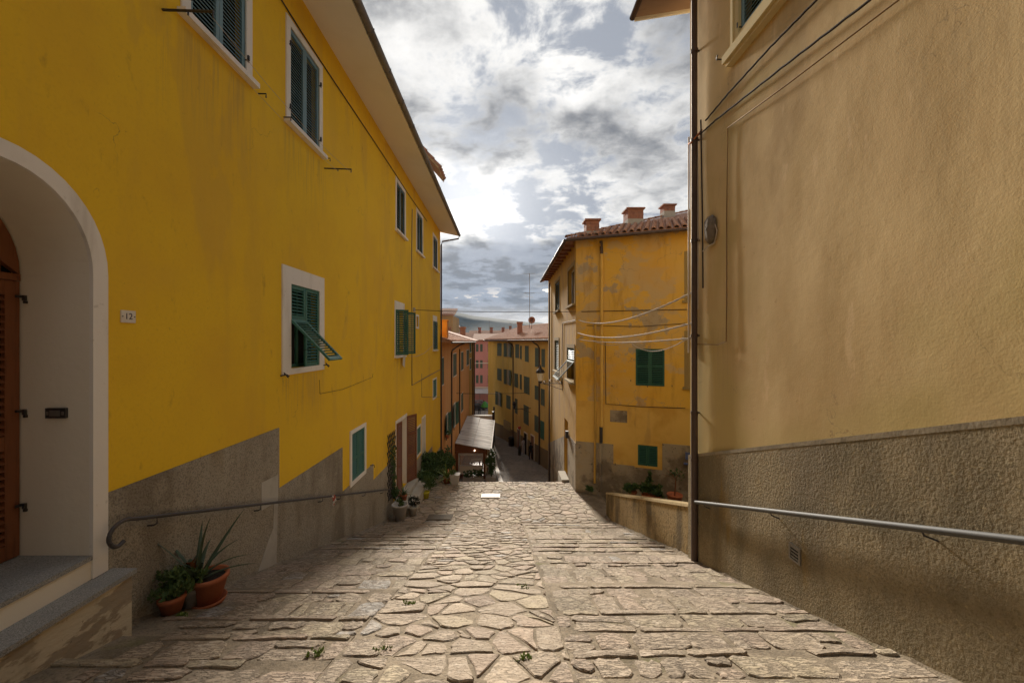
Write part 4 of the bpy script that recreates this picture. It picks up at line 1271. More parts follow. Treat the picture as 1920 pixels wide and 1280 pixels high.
mb.build('vent_frame', m_alu, vt)
mb = MB(); mb.wbox(RW, uu0 + .02, uu1 - .02, vv0 + .02, vv1 - .02, .0355, .037); mb.build('vent_backing', m_dark, vt)
for k in range(4):
    mb = MB(); z = vv0 + .032 + k * .036; mb.wbox(RW, uu0 + .02, uu1 - .02, z, z + .016, .038, .048); mb.build('slat', m_alu, vt)
# cables on the tan wall
RP = lambda px, py, w=.035: RW.at(*RW.px(px, py), w)
def lumpy(pts, n=26):
    out = []
    for a, b in zip(pts, pts[1:]):
        for k in range(n):
            t = k / n; p = a + (b - a) * t
            out.append(p + V3((0, 0, -.006 * abs(math.sin(t * math.pi * 4)))))
    return out + [pts[-1]]
tc_grp = 'cables clipped along the tan wall'
cable(lumpy([RP(1327, 226), RP(1370, 175), RP(1450, 88), RP(1545, -8)]), .013, m_cabledark, 'cable', 'upper dark cable rising diagonally across the tan wall', group=tc_grp)
cable(lumpy([RP(1316, 252), RP(1345, 226), RP(1470, 128), RP(1645, -5)]), .013, m_cabledark, 'cable', 'middle dark cable rising diagonally across the tan wall', group=tc_grp)
cable([RP(1310, 645), RP(1350, 646), RP(1366, 640), RP(1367, 560), RP(1367, 400), RP(1369, 240), RP(1480, 160), RP(1720, -20)], .009, M('wall_coloured_cable', (.25, .16, .07), .8), 'cable', 'thin tan painted cable dropping straight down then rising along the tan wall', group=tc_grp)
for k, (pa, pb) in enumerate((((1318, 225), (1322, 540)), ((1311.5, 260), (1312, 580)))):
    cable([RP(*pa), RP((pa[0] + pb[0]) / 2 + 1, 400), RP(*pb)], .012, m_cablelight if k else m_cabledark, 'cable', ('pale' if k else 'dark') + ' vertical cable just right of the corner drainpipe', group=tc_grp)
cable([V3((3.262 - .03, 7.03, z)) for z in (3.6, 2, .6, -.2)], .014, m_cablelight, 'cable', 'pale bundled cable down the very corner behind the drainpipe', group=tc_grp)
mb = MB(); mb.tube([(3.13, 6.70, 3.35), (3.12, 6.79, 3.36), (3.22, 6.86, 3.42), (3.25, 6.6, 3.5), (3.15, 6.66, 3.38)], .014, 6)
tag(mb.build('orange_tie', M('orange_strap', (.5, .16, .05), .7)), 'orange strap tied round the drainpipe where the cables meet', 'strap')
# lumpy old box
jb = thing('junction_box', RP(1335, 450, 0), 'lumpy grey junction box plastered to the tan wall with a looped wire', 'junction box')
mb = MB(); c = RP(1336, 430, .04)
vs = []; nn = 10
for i in range(6):
    for k in range(nn):
        th_ = math.pi * i / 5; ph = 2 * math.pi * k / nn; r = 1 + .25 * noise.noise(V3((i * .9, math.cos(ph) * 1.3, math.sin(ph) * 1.3)))
        vs.append(c + V3((-.07 * math.cos(th_) * r * .8, .17 * math.sin(th_) * math.cos(ph) * r, .25 * math.sin(th_) * math.sin(ph) * r)))
mb.add(vs, [(i * nn + k, i * nn + (k + 1) % nn, (i + 1) * nn + (k + 1) % nn, (i + 1) * nn + k) for i in range(5) for k in range(nn)], True)
mb.build('box', m_concretecap, jb)
mb = MB(); mb.tube([RP(1344, 418), RP(1349, 432), RP(1344, 455), RP(1330, 463), RP(1321, 472)], .010, 6); mb.build('wire', m_cablelight, jb)
mb = MB(); p = RP(1356, 112, 0); mb.tube([p, p + V3((-.10, 0, 0)), p + V3((-.10, -.03, .05))], .012, 6); tag(mb.build('iron_hook', m_iron), 'small iron hook at the sill end of the tan house window', 'hook')

# parapet wall
pw = thing('parapet_wall', (3.4, 10, -5.5), 'low ochre parapet wall with mossy stains beyond the drainpipe', 'wall')
mb = MB(); ptop = lambda d: -2.96 - .343 * (d - 7.14)
a, b = 7.07, 12.95
mb.hexa([(3.27, a, -6.3), (3.27, b, -6.3), (3.55, b, -6.3), (3.55, a, -6.3), (3.27, a, ptop(a)), (3.27, b, ptop(b)), (3.55, b, ptop(b)), (3.55, a, ptop(a))])
mb.build('wall_body', m_moss_wall, pw)
mb = MB()
mb.hexa([(3.255, a, ptop(a) + .001), (3.255, b + .02, ptop(b + .02) + .001), (3.57, b + .02, ptop(b + .02) + .001), (3.57, a, ptop(a) + .001), (3.27, a, ptop(a) + .05), (3.27, b + .02, ptop(b) + .045), (3.55, b + .02, ptop(b) + .045), (3.55, a, ptop(a) + .05)])
mb.build('capping', m_capping, pw)

# ------------------------------------------------------------------ corner house (right, beyond)
C0 = V3((2.79, 15.8, 0)); uf = V3((3.78, -1.44, 0)).normalized(); nf = V3((-uf.y * -1 if False else uf.y, -uf.x, 0)).normalized()
RF = Wall((C0.x, C0.y), (uf.x, uf.y), (nf.x, nf.y))
RS = Wall((2.79, 15.8), (0, 1), (-1, 0))
ch = thing('corner_house', (6, 19, -6), 'weathered ochre corner house with chimneys and peeling plaster on the right', 'house')
ZE = 3.93
HF, HS = [], []
FP = lambda px, py, w=0: RF.px(px, py, w)
(a0, b0), (a1, b1) = FP(1192, 722), FP(1246, 654); HF.append((a0, a1, b0, b1, .14)); winA = (a0, a1, b0, b1)
(a0, b0), (a1, b1) = FP(1196, 871), FP(1233, 836); HF.append((a0, a1, b0, b1, .14)); winB = (a0, a1, b0, b1)
mb = MB(); wall_sheet(mb, RF, frange(0, 9.8, .7), frange(-8, ZE + .1, .7), HF); mb.build('front_wall', m_r2, ch)
SPX = lambda px, py: RS.px(px, py)
sidew = []
for (xa, ya, xb, yb) in ((1065.5, 571, 1077.5, 503), (1041.5, 582, 1049.5, 528), (1064, 712, 1077, 652), (1040.5, 694, 1048, 638)):
    (a0, b0), (a1, b1) = SPX(xb, ya), SPX(xa, yb)
    b1 = SPX((xa + xb) / 2, yb)[1]; b0 = SPX((xa + xb) / 2, ya)[1]
    sidew.append((a0, a1, b0, b1)); HS.append((a0, a1, b0, b1, .2))
du = (18.0 - 15.8 - .2, 18.0 - 15.8 + .9)
HS.append((du[0], du[1], -6.2, -3.6, .25))
mb = MB(); wall_sheet(mb, RS, frange(0, 10.25, .7), frange(-12, ZE + .1, .7), HS)
mb.poly([(2.79, 26.05, -12), (12, 26.05, -12), (12, 26.05, ZE + .1), (2.79, 26.05, ZE + .1)]); e = RF.at(9.8, 0)
mb.poly([(12, 26.05, -12), (e.x, e.y, -12), (e.x, e.y, ZE + .1), (12, 26.05, ZE + .1)])
mb.build('side_wall', m_r2l, ch)
# band of newer plaster, plinth
mb = MB()
bt = FP(1135, 757)[1]
tb_ = FP(1080, 750)[1]; wa, wb, wc, wd = winB
mb.wbox(RF, .004, .95, bt, tb_, -.01, .008)
mb.wbox(RF, .004, wa, -7, bt - .001, -.01, .008); mb.wbox(RF, wb, 9.7, -7, bt - .001, -.01, .008)
mb.wbox(RF, wa, wb, wd, bt - .001, -.01, .008); mb.wbox(RF, wa, wb, -7, wc, -.01, .008)
mb.build('plaster_band', m_r2band, ch)
mb = MB()
pt = FP(1100, 828)[1]; pm = FP(1180, 872)[1]
ux = FP(1150, 832)[0]; ub0, ub1 = winB[0] - .12, winB[1] + .16
mb.wprism(RF, [(-.004, pt), (ux, pt), (ux, pm), (-.004, pm)], -.01, .022)
mb.wprism(RF, [(-.004, pm - .001), (ub0, pm - .001), (ub0, winB[2] - .10), (-.004, winB[2] - .10)], -.01, .021)
mb.wprism(RF, [(ub1, winB[3] + .12), (9.7, winB[3] + .12), (9.7, winB[2] - .10), (ub1, winB[2] - .10)], -.01, .022)
mb.wprism(RF, [(-.004, winB[2] - .101), (9.7, winB[2] - .101), (9.7, -7.2), (-.004, -7.2)], -.01, .023)
mb.build('plinth', m_r2p, ch)
mb = MB()
pb0 = SPX(1078, 828)[1]
mb.wprism(RS, [(0.0, pb0), (du[0] - .01, pb0 - .1), (du[0] - .01, -8), (0.0, -8)], -.01, .021)
mb.wprism(RS, [(du[1] + .01, pb0 - .45), (10.2, pb0 - 2.6), (10.2, -12), (du[1] + .01, -12)], -.01, .021)
mb.build('side_plinth', m_r2p, ch)
# front windows
for (a0, a1, b0, b1), rl in ((winA, (.72,)), (winB, ())):
    pane(ch, RF, a0, a1, b0, b1, .12)
    closed_pair(ch, RF, a0, a1, b0, b1, m_dkgreen, .062, False, .0, rails=rl)
mb = MB(); a0, a1, b0, b1 = winB
for q4 in ((a0 - .06, a0, b0 - .08, b1 + .06), (a1, a1 + .08, b0 - .08, b1 + .06), (a0, a1, b0 - .08, b0), (a0, a1, b1, b1 + .06)):
    mb.wbox(RF, *q4, -.01, .026)
mb.build('window_frame', m_r2band, ch)
(a0, b0), (a1, b1) = FP(1283, 563), FP(1300, 470)
mb = MB(); mb.wbox(RF, a0, a0 + .95, b0, b1, -.01, .008); mb.wbox(RF, a0 - .06, a0 + 1.0, b0 - .09, b0 - .001, -.01, .06); mb.build('blind_window', m_blind, ch)
(a0, b0), (a1, b1) = FP(1283, 725), FP(1300, 620)
mb = MB(); mb.wbox(RF, a0, a0 + .9, b0, b1, -.01, .008); mb.wbox(RF, a0 - .06, a0 + 1.0, b0 - .09, b0 - .001, -.01, .06); mb.build('blind_window', m_blind, ch)
(a0, b0), (a1, b1) = FP(1144, 790), FP(1176, 770)
mb = MB(); mb.wbox(RF, a0, a1, b0, b1, .0, .02); mb.build('stone_tablet', m_r2p, ch)
for px, py in ((1148, 722), (1214, 722 + 1), (1260, 722), (1183, 712), (1154, 868)):
    p = RF.at(*FP(px, py), 0); mb = MB(); mb.tube([p, p + nf * .08, p + nf * .08 + V3((0, 0, -.05))], .012, 5); mb.build('iron_pin', m_iron, ch)
# side windows: dark surround, open leaf
for i, (a0, a1, b0, b1) in enumerate(sidew):
    trim(ch, RS, a0, a1, b0, b1, .12, .12, .16, .03, m_blind, .025, (.13, .08))
    pane(ch, RS, a0, a1, b0, b1, .18, m_glass, m_whitepot if i == 0 else None)
    if i in (1, 3): closed_pair(ch, RS, a0, a1, b0, b1, m_greygreen, .09, False, -.05)
a0, a1, b0, b1 = sidew[2]
fd = V3((-math.sin(R(42)), 0, -math.cos(R(42))))
h_ = b1 - .55
shutter(ch, RS.at(a0 + .03, h_, .0) + fd * 1.0, RS.u, V3((-1, 0, 1)), (a1 - a0) - .06, 1.0, M('pale_teal_paint', (.10, .15, .15), .8), .07, zdir=-fd, each=False, tilt=20, label='pale shutter flap propped out over the side street')
shutter(ch, RS.at(a0, h_, -.02), RS.u, RS.n, a1 - a0, b1 - h_, m_dkgreen, .07, each=False)
mb = MB(); mb.wbox(RS, du[0], du[1], -6.2, -3.6, -.25, -.22); mb.build('door', m_wood, ch)
mb = MB(); mb.box(2.79 - .34, 2.79 - .02, 17.4, 18.6, prof(18) - .1, prof(17.4) + .10); mb.build('door_step', m_cement, ch)
mb = MB(); mb.wbox(RS, du[0] - .28, du[0] - .10, -4.25, -3.95, .021, .14); mb.build('letter_box', m_iron, ch)
# pipes
def pipe(W, pxs, r, mat, parent, name='downpipe', w=.07):
    mb = MB(); mb.tube([W.at(*W.px(*p, w), w) for p in pxs], r, 8); return mb.build(name, mat, parent)
pipe(RF, [(1127, 456), (1128, 470), (1128, 800)], .06, m_r2band, ch)
pipe(RF, [(1127, 452), (1128, 470), (1128, 476)], .062, m_brownpipe, ch)
pipe(RF, [(1127, 800), (1127, 830)], .065, m_iron, ch)
pipe(RF, [(1126, 830), (1125, 918)], .05, m_r2p, ch)
pipe(RF, [(1116, 602), (1116, 770), (1115, 905)], .045, m_r2l, ch)
pipe(RF, [(1135, 640), (1136, 757), (1200, 762), (1285, 765)], .012, m_cabledark, ch, 'conduit', .02)
pipe(RF, [(1090, 584), (1288, 580)], .012, m_cabledark, ch, 'conduit', .02)
pipe(RF, [(1100, 610), (1200, 612), (1288, 606)], .010, m_cabledark, ch, 'conduit', .02)
pipe(RS, [(1030, 530), (1030, 640), (1030, 905)], .045, m_brownpipe, ch)
pipe(RS, [(1079, 600), (1055, 605), (1053, 720), (1040, 700)], .014, m_cabledark, ch, 'conduit', .03)
# roof: front and side slopes meeting on a hip
PT = .37
OV = .42
cor = RF.at(0, 0, OV)             # eave corner from intersecting offset lines
xe = 2.79 - OV; te = (xe - cor.x) / uf.x; cor = cor + uf * te
E0 = V3((cor.x, cor.y, ZE))
hipd = V3((1, .69, 0))
hl = 7.2
H1 = E0 + V3((hipd.x * hl, hipd.y * hl, PT * hl))
E1 = E0 + uf * 9.4
F1 = V3((H1.x, H1.y, H1.z)) + uf * 2.0
S1 = V3((E0.x, 26.5, ZE)); S2 = V3((H1.x, 26.5, H1.z))
up = V3((0, 0, .10))
mb = MB()
for poly in ([E0, E1, F1, H1], [E0, H1, S2, S1]):
    n = len(poly); mb.add(poly + [p + up for p in poly], [list(range(n)), list(range(n, 2 * n))] + [(i, (i + 1) % n, n + (i + 1) % n, n + i) for i in range(n)])
mb.poly([E1, F1, V3((F1.x, F1.y, ZE))]);
roof = mb.build('roof', m_tile, ch)
mb = MB(); mb.tube([E0 + V3((-.05, .1, .02)), S1 + V3((-.05, -.2, .02))], .065, 8); mb.build('gutter', m_brownpipe, ch)
mb = MB(); mb.tube([E0 + nf * .05 + V3((0, 0, .0)), E1 + nf * .05], .06, 8); mb.build('gutter', m_brownpipe, ch)
for i in range(13):
    d = 16.2 + i * .75; mb = MB(); mb.box(2.79 - OV + .03, 2.79, d, d + .08, ZE - .09, ZE - .004); mb.build('rafter_end', m_wood, ch)
tm = MB(); n = 8; L = .46
pr = [(.095, 0.0), (.078, L)]
tm.add([(r * math.cos(math.pi * k / n), y, r * math.sin(math.pi * k / n)) for r, y in pr for k in range(n + 1)] + [((r - .016) * math.cos(math.pi * k / n), y, (r - .016) * math.sin(math.pi * k / n)) for r, y in pr for k in range(n + 1)],
       [(k, k + 1, n + 2 + k, n + 1 + k) for k in range(n)] + [(2 * n + 2 + k, 2 * n + 3 + k, k + 1, k) for k in range(n)], True)
tile_me = local_mesh('roof_tile', tm, m_tile)
inn = -nf; sl_dir = (inn + V3((0, 0, PT))).normalized()
cnt = 0
for i in range(34):
    s_ = .12 + i * .255
    for j in range(9):
        p = E0 + uf * s_ + sl_dir * (.02 + j * .40) - V3((0, 0, 0))
        q = p - E0
        if q.dot(V3((1, 0, 0))) < q.dot(inn) - .05 or s_ > 8.8: continue
        p = p + V3((0, 0, .105)) - sl_dir * .06
        if j > 5 and i > 24: continue
        Q = frame_mat(p, uf, sl_dir.cross(uf) * (1 if sl_dir.cross(uf).z > 0 else -1))
        yv = (Q.to_3x3() @ V3((0, 1, 0)))
        if yv.dot(sl_dir) < 0: Q = Q @ Matrix.Rotation(math.pi, 4, 'Z')
        Q = Q @ Matrix.Rotation(R(random.uniform(-2.5, 2.5)), 4, 'Z') @ Matrix.Rotation(R(3.0), 4, 'X')
        if cnt < 280: inst('roof_tile', tile_me, roof, Q); cnt += 1
for k in range(17):          # hip tiles
    p = E0 + (H1 - E0) * (k / 17.0) + V3((0, 0, .12)); d_ = (H1 - E0).normalized(); x_ = d_.cross(V3((0, 0, 1))).normalized()
    inst('hip_tile', tile_me, roof, Matrix((x_, d_, x_.cross(d_))).transposed().to_4x4() if False else T(p) @ Matrix((x_, d_, x_.cross(d_))).transposed().to_4x4())
def chimney(parent, c, w, z0, z1, brick_h):
    cm = MB(); cm.box(c[0] - w / 2, c[0] + w / 2, c[1] - w / 2, c[1] + w / 2, z0 - .6, z1 - brick_h)
    st = cm.build('chimney', m_cement, parent)
    n = max(2, int(brick_h / .11)); hb = brick_h / n
    for k in range(n):
        z = z1 - brick_h + k * hb
        for j in range(3):
            b = MB(); xw = w / 3; x = c[0] - w / 2 + j * xw + .006 * ((k % 2) - .5)
            b.box(x + .004, x + xw - .004, c[1] - w / 2, c[1] + w / 2, z + .004, z + hb - .004); b.build('brick', m_brick, st)
    b = MB(); b.box(c[0] - w / 2 + .03, c[0] + w / 2 - .03, c[1] - w / 2 + .03, c[1] + w / 2 - .03, z1 - brick_h, z1 - .01); b.build('mortar_core', m_capping, st)
    b = MB(); b.box(c[0] - w / 2 - .06, c[0] + w / 2 + .06, c[1] - w / 2 - .06, c[1] + w / 2 + .06, z1, z1 + .06); b.build('chimney_cap', m_brick, st)
chimney(ch, (3.46, 16.06), .52, 4.3, 4.80, .42)
chimney(ch, (5.62, 17.55), .68, 5.1, 5.72, .42)
chimney(ch, (7.72, 19.0), .52, 5.85, 6.40, .26)

# pale twisted cables from the tan corner to the corner house
def sag(a, b, s_, n=14): return [a + (b - a) * (k / n) + V3((0, 0, -s_ * 4 * (k / n) * (1 - k / n))) for k in range(n + 1)]
ca = RF.at(.03, 0, .08)
def zed(px, py, dep): return V3(((px - CX) / F * dep, dep, (CY - py) / F * dep))
cg = 'slack pale cables between the tan house and the corner house'
def twist(pts, r, label):
    mb = MB(); fine = []
    for a, b in zip(pts, pts[1:]):
        for k in range(6): fine.append(a + (b - a) * (k / 6))
    fine.append(pts[-1])
    for ph in (0, math.pi):
        mb.tube([p + V3((0, math.cos(i * 1.1 + ph) * r * .8, math.sin(i * 1.1 + ph) * r * .8)) for i, p in enumerate(fine)], r * .7, 5)
    tag(mb.build('slack_cable', m_cablelight), label, 'cable', cg)
twist(sag(zed(1084, 600, 15.6), zed(1297, 549, 7.0), .30), .016, 'highest of the slack pale cables, rising steeply to the drainpipe')
twist(sag(zed(1083, 624, 15.6), zed(1297, 606, 7.0), .22), .016, 'middle slack pale cable between the corner house and the drainpipe')
twist(sag(zed(1085, 636, 15.6), zed(1295, 634, 7.0), .10), .013, 'lowest nearly level pale cable between the corner house and the drainpipe')
twist(sag(zed(1105, 634, 14.9), zed(1180, 640, 12.0), .18) + sag(zed(1180, 640, 12.0), zed(1296, 630, 7.0), .28)[1:], .009, 'thin drooping pale cable in two loops below the others')
cable(sag(LP(775, 581, .05), zed(1080, 584, 15.7), .05), .012, m_cabledark, 'overhead_cable', 'dark overhead cable crossing the street between the yellow house and the corner house')
ib = MB(); p = LW.px(775, 581); ib.wbox(LW, p[0] - .08, p[0] + .08, p[1] - .07, p[1] + .09, 0, .07); tag(ib.build('cable_box', m_cement), 'small grey cable box on the yellow wall where the overhead cable starts', 'cable box')
cable(sag(V3((-3.70, 30, -3.9)), V3((2.0, 38, -4.9)), .05), .02, m_cabledark, 'overhead_cable', 'dark overhead cable crossing the lower street')

# street lantern on an iron bracket
sl_ = thing('street_lantern', (2.79, 19.5, -2.05), 'white glass street lantern on a scrolled iron bracket fixed to the corner house', 'street lamp')
y0 = 19.5; zb = -2.05
mb = MB(); mb.tube([(2.79, y0, zb), (1.75, y0, zb)], .02, 6)
for s_, k in ((.28, 0), (.60, 1), (.88, 2)):
    cx_ = 2.79 - s_; r0 = .13 - .02 * k
    mb.tube([(cx_ + r0 * (1 - t / 22) * math.cos(t * .62), y0, zb + .13 - .04 * k + 0 + r0 * (1 - t / 22) * math.sin(t * .62)) for t in range(18)], .012, 5)
mb.tube([(2.79, y0, zb - .30), (2.5, y0, zb - .22), (2.2, y0, zb - .10), (1.85, y0, zb - .02)], .014, 5)
mb.tube([(2.79, y0, zb + .28), (2.79, y0, zb - .36)], .022, 6)
mb.build('bracket', m_iron, sl_)
lc = V3((1.70, y0, zb - .01))
mb = MB(); mb.lathe(lc, [(.02, .0), (.06, .03), (.10, .10), (.11, .12), (.10, .13), (0, .13)], 6); mb.build('lamp_base', m_iron, sl_)
mb = MB(); mb.lathe(lc, [(.10, .132), (.18, .52), (0, .52)], 6); mb.sm = [False] * len(mb.sm); mb.build('lantern_glass', m_lampglass, sl_)
mb = MB(); mb.lathe(lc, [(.22, .521), (.23, .55), (.17, .66), (.07, .74), (.06, .80), (.035, .84), (.02, .92), (0, .93)], 6); mb.build('lantern_cap', m_iron, sl_)

# ------------------------------------------------------------------ orange house row (left, lower)
OW = Wall((X_L - .02, 0), (0, 1), (1, 0))


def far_window(parent, W, u0, u1, v0, v1, mat, open_=False, frame=m_white, sill=True):
    lw = 0
    if open_:
        lw = (u1 - u0) * .31; u0, u1 = u0 + lw, u1 - lw
    mb = MB()
    mb.wbox(W, u0, u1, v0, v1, -.02, .006)
    o = mb.build('window', m_glass if not open_ else m_shadepane, parent)
    f = MB(); k = .05
    f.wbox(W, u0 - k, u0, v0 - k, v1 + k, -.02, .03); f.wbox(W, u1, u1 + k, v0 - k, v1 + k, -.02, .03); f.wbox(W, u0, u1, v1, v1 + k, -.02, .03)
    f.wbox(W, u0, u1, v0 - k, v0, -.02, .06)
    f.build('window_frame', frame, o)
    h = (u1 - u0) / 2
    if open_:
        simple_shutter(o, W.at(u0 - .01, v0, .06), -W.u * .99 + W.n * .12, W.n, lw, v1 - v0, mat)
        simple_shutter(o, W.at(u1 + .01, v0, .06), W.u * .99 + W.n * .12, W.n, lw, v1 - v0, mat)
    else:
        simple_shutter(o, W.at(u0, v0, .028), W.u, W.n, h - .01, v1 - v0, mat)
        simple_shutter(o, W.at(u1, v0, .028), -W.u, W.n, h - .01, v1 - v0, mat)
    return o


def far_px(parent, W, xa, ya0, xb, yb0, h0, mat, open_=False, **k):
    """window from its measured outline: near-left corner columns xa..xb, tops/bottoms at the middle"""
    (u0, _), (u1, _) = W.px(xa, 700), W.px(xb, 700)
    if u0 > u1: u0, u1 = u1, u0
    xm = (xa + xb) / 2
    v1 = W.px(xm, ya0)[1]; v0 = W.px(xm, yb0)[1]
    return far_window(parent, W, u0, u1, v0, v1, mat, open_, **k)


def corrugate(parent, p0, ud, sd, W_, L_, step, name='roof_tiles', r=.09):
    mb = MB(); n = int(W_ / step)
    for i in range(n + 1):
        a = p0 + ud * (i * step)
        rows_ = max(2, int(L_ / .42)); q = []
        mb.tube([a, a + sd * L_], [r, r * .9], 6)
    return mb.build(name, m_tile, parent, kind='stuff')


oh = thing('orange_house', (X_L, 32, -10), 'orange plastered house below the yellow house on the left', 'house')
mb = MB()
O0, O1 = 22.80, 41.0
mb.hexa([(X_L - .02, O0, -14), (X_L - .02, O1, -14), (-12, O1, -14), (-12, O0, -14), (X_L - .02, O0, -.05), (X_L - .02, O1, -.05), (-12, O1, -.05), (-12, O0, -.05)])
mb.build('wall', m_orange, oh)
for (xa, xb, yt, yb, op) in ((826.5, 831, 671, 721, 0), (849, 855, 663, 704, 0), (864, 868, 660, 693, 0), (874.5, 878.5, 656, 684, 0), (833, 842, 776, 818, 1), (847, 856, 757, 799, 1), (864, 867.5, 738, 770, 0)):
    far_px(oh, OW, xa, yt, xb, yb, 0, m_greygreen if not op else m_dkgreen, bool(op))
mb = MB(); ez = -.12
a = V3((-3.15, O0 - .0, ez)); ridge = V3((-6.2, O0, ez + .95))
mb.hexa([(-3.15, O0, ez), (-3.15, O1 + .2, ez), (-6.6, O1 + .2, 1.0), (-6.6, O0, 1.0), (-3.15, O0, ez + .1), (-3.15, O1 + .2, ez + .1), (-6.6, O1 + .2, 1.1), (-6.6, O0, 1.1)])
mb.build('roof', m_tile, oh)
corrugate(oh, V3((-3.12, O0 + .1, ez + .13)), V3((0, 1, 0)), V3((-3.45, 0, 1.0)).normalized(), O1 - O0, 3.5, .27)
mb = MB(); mb.tube([(-3.08, O0 + .1, ez + .05), (-3.08, O1 + .2, ez + .05)], .06, 8); mb.build('gutter', m_zinc, oh)
mb = MB(); mb.wbox(OW, 24.2, 24.75, .1, 1.25, -.35, .2); mb.build('chimney', m_orangechim, oh)
mb = MB(); mb.wbox(OW, 24.15, 24.8, 1.251, 1.32, -.4, .25); mb.build('chimney_cap', m_orangechim, oh)
for px, w in ((847, .06), (862, .06)):
    u = OW.px(px, 700, w)[0]
    mb = MB(); pts = [OW.at(u, -.6, w), OW.at(u, -10.5, w)]
    if px == 847: pts = [OW.at(u + 4, -.15, .5), OW.at(u + 3.6, -.3, .15), OW.at(u + .3, -.62, w), OW.at(u, -.75, w), OW.at(u, -10.5, w)]
    mb.tube(pts, .05, 8); mb.build('downpipe', m_brownpipe, oh)
for (px, py, lab) in ((833, 815, 'pot of dark plants on a wall bracket of the orange house, upper one'), (834, 845, 'pot of dark plants on a wall bracket of the orange house, lower one')):
    u, v = OW.px(px, py)
    t = thing('hanging_pot', OW.at(u, v - .2, .2), lab, 'potted plant', 'wall pots on the orange house')
    mb = MB(); mb.lathe(OW.at(u, v - .2, .2), [(0, 0), (.09, 0), (.14, .22), (.12, .22), (0, .2)], 10); mb.build('pot', m_terra, t)
    mb = MB()
    for _ in range(60):
        d_ = V3((random.gauss(0, 1), random.gauss(0, 1), random.gauss(.3, 1))).normalized() * random.uniform(.1, .3); c = OW.at(u, v + .1, .2) + d_
        x_ = V3((random.gauss(0, 1), random.gauss(0, 1), random.gauss(0, 1))).normalized() * .05; y_ = d_.cross(x_).normalized() * .05
        mb.add([c - x_, c - y_, c + x_, c + y_], [(0, 1, 2, 3)])
    mb.build('foliage', m_leafdk, t, kind='stuff')
# narrow ochre house at the end of the row
nh = thing('narrow_house', (X_L, 44, -11), 'narrow ochre house with drainpipes at the end of the orange row', 'house')
mb = MB(); mb.hexa([(X_L, 41.05, -14), (X_L, 47.2, -14), (-12, 47.2, -14), (-12, 41.05, -14), (X_L, 41.05, .0), (X_L, 47.2, .0), (-12, 47.2, .0), (-12, 41.05, .0)]); mb.build('wall', m_ochre2, nh)
NW = Wall((X_L, 0), (0, 1), (1, 0))
far_px(nh, NW, 880.5, 642, 883, 660, 0, m_dkgreen)
far_px(nh, NW, 880.5, 672, 883, 692, 0, m_greygreen)
mb = MB(); mb.hexa([(-3.2, 41.25, 0.0), (-3.2, 47.6, 0.0), (-8, 47.6, 1.5), (-8, 41.25, 1.5), (-3.2, 41.25, .12), (-3.2, 47.6, .12), (-8, 47.6, 1.62), (-8, 41.25, 1.62)]); mb.build('roof', m_tile, nh)
for d in (44.6, 46.9):
    mb = MB(); mb.tube([(-3.66, d, -.1), (-3.66, d, -11.2)], .06, 8); mb.build('downpipe', m_brownpipe, nh)

# ------------------------------------------------------------------ curved yellow house (right, lower)
A, B, Cc = V3((3.45, 33, 0)), V3((.75, 42.6, 0)), V3((-2.24, 51, 0))
kh = thing('curved_house', (2, 42, -11), 'long olive yellow house with grey green shutters facing the bend of the lower street', 'house')
def seg(p, q):
    u = (q - p).normalized(); n = V3((-u.y, u.x, 0))
    if n.dot(-(p + q) / 2) < 0: n = -n
    return Wall((p.x, p.y), (u.x, u.y), (n.x, n.y)), (q - p).length
A2 = A + (A - B).normalized() * 3.6
KA, LA = seg(A2, B); KB, LB = seg(B, Cc)
for K, L_, mt, nm in ((KA, LA, m_r3b, 'near_wall'), (KB, LB, m_r3, 'far_wall')):
    mb = MB(); p, q = K.at(0, 0), K.at(L_, 0); bk = -K.n * 9
    mb.hexa([V3((p.x, p.y, -14)), V3((q.x, q.y, -14)), V3((q.x + bk.x, q.y + bk.y, -14)), V3((p.x + bk.x, p.y + bk.y, -14)), V3((p.x, p.y, .05)), V3((q.x, q.y, .05)), V3((q.x + bk.x, q.y + bk.y, .05)), V3((p.x + bk.x, p.y + bk.y, .05))])
    mb.build(nm, mt, kh)
KBW = [(933, 941, 643, 667, 0), (947, 961, 643, 669, 1), (933, 941, 691, 713, 0), (947, 960, 693, 721, 1), (931, 942, 735, 760, 1), (950, 958, 741, 766, 0)]
KAW = [(967, 974, 645, 671, 0), (975.5, 979, 648, 673, 0), (985, 992, 648, 678, 0), (1004, 1011, 652, 688, 0), (1016, 1022.5, 654, 688, 0),
       (965, 972, 700, 726, 0), (975.5, 979, 702, 730, 0), (983, 993.5, 706, 738, 0), (1003.5, 1010, 723, 749, 0), (1015, 1022, 729, 760, 0),
       (966, 971, 747, 775, 0), (982.5, 992, 760, 795, 0), (1003, 1010, 779, 809, 0), (1014, 1021, 789, 823, 0)]
for K, lst in ((KB, KBW), (KA, KAW)):
    for (xa, xb, yt, yb, op) in lst: far_px(kh, K, xa, yt, xb, yb, 0, m_greygreen if yt < 780 else m_green, bool(op), frame=m_r3b)
mb = MB()
for K, L_ in ((KA, LA), (KB, LB)):
    for a in frange(0, L_, 1.5)[:-1]:
        b = a + L_ / max(1, round(L_ / 1.5)); ya, yb_ = K.at(a, 0).y, K.at(b, 0).y
        mb.wprism(K, [(a, prof(ya) + 1.55), (b, prof(yb_) + 1.55), (b, -14), (a, -14)], -.01, .02)
mb.build('plinth', m_r3p, kh)
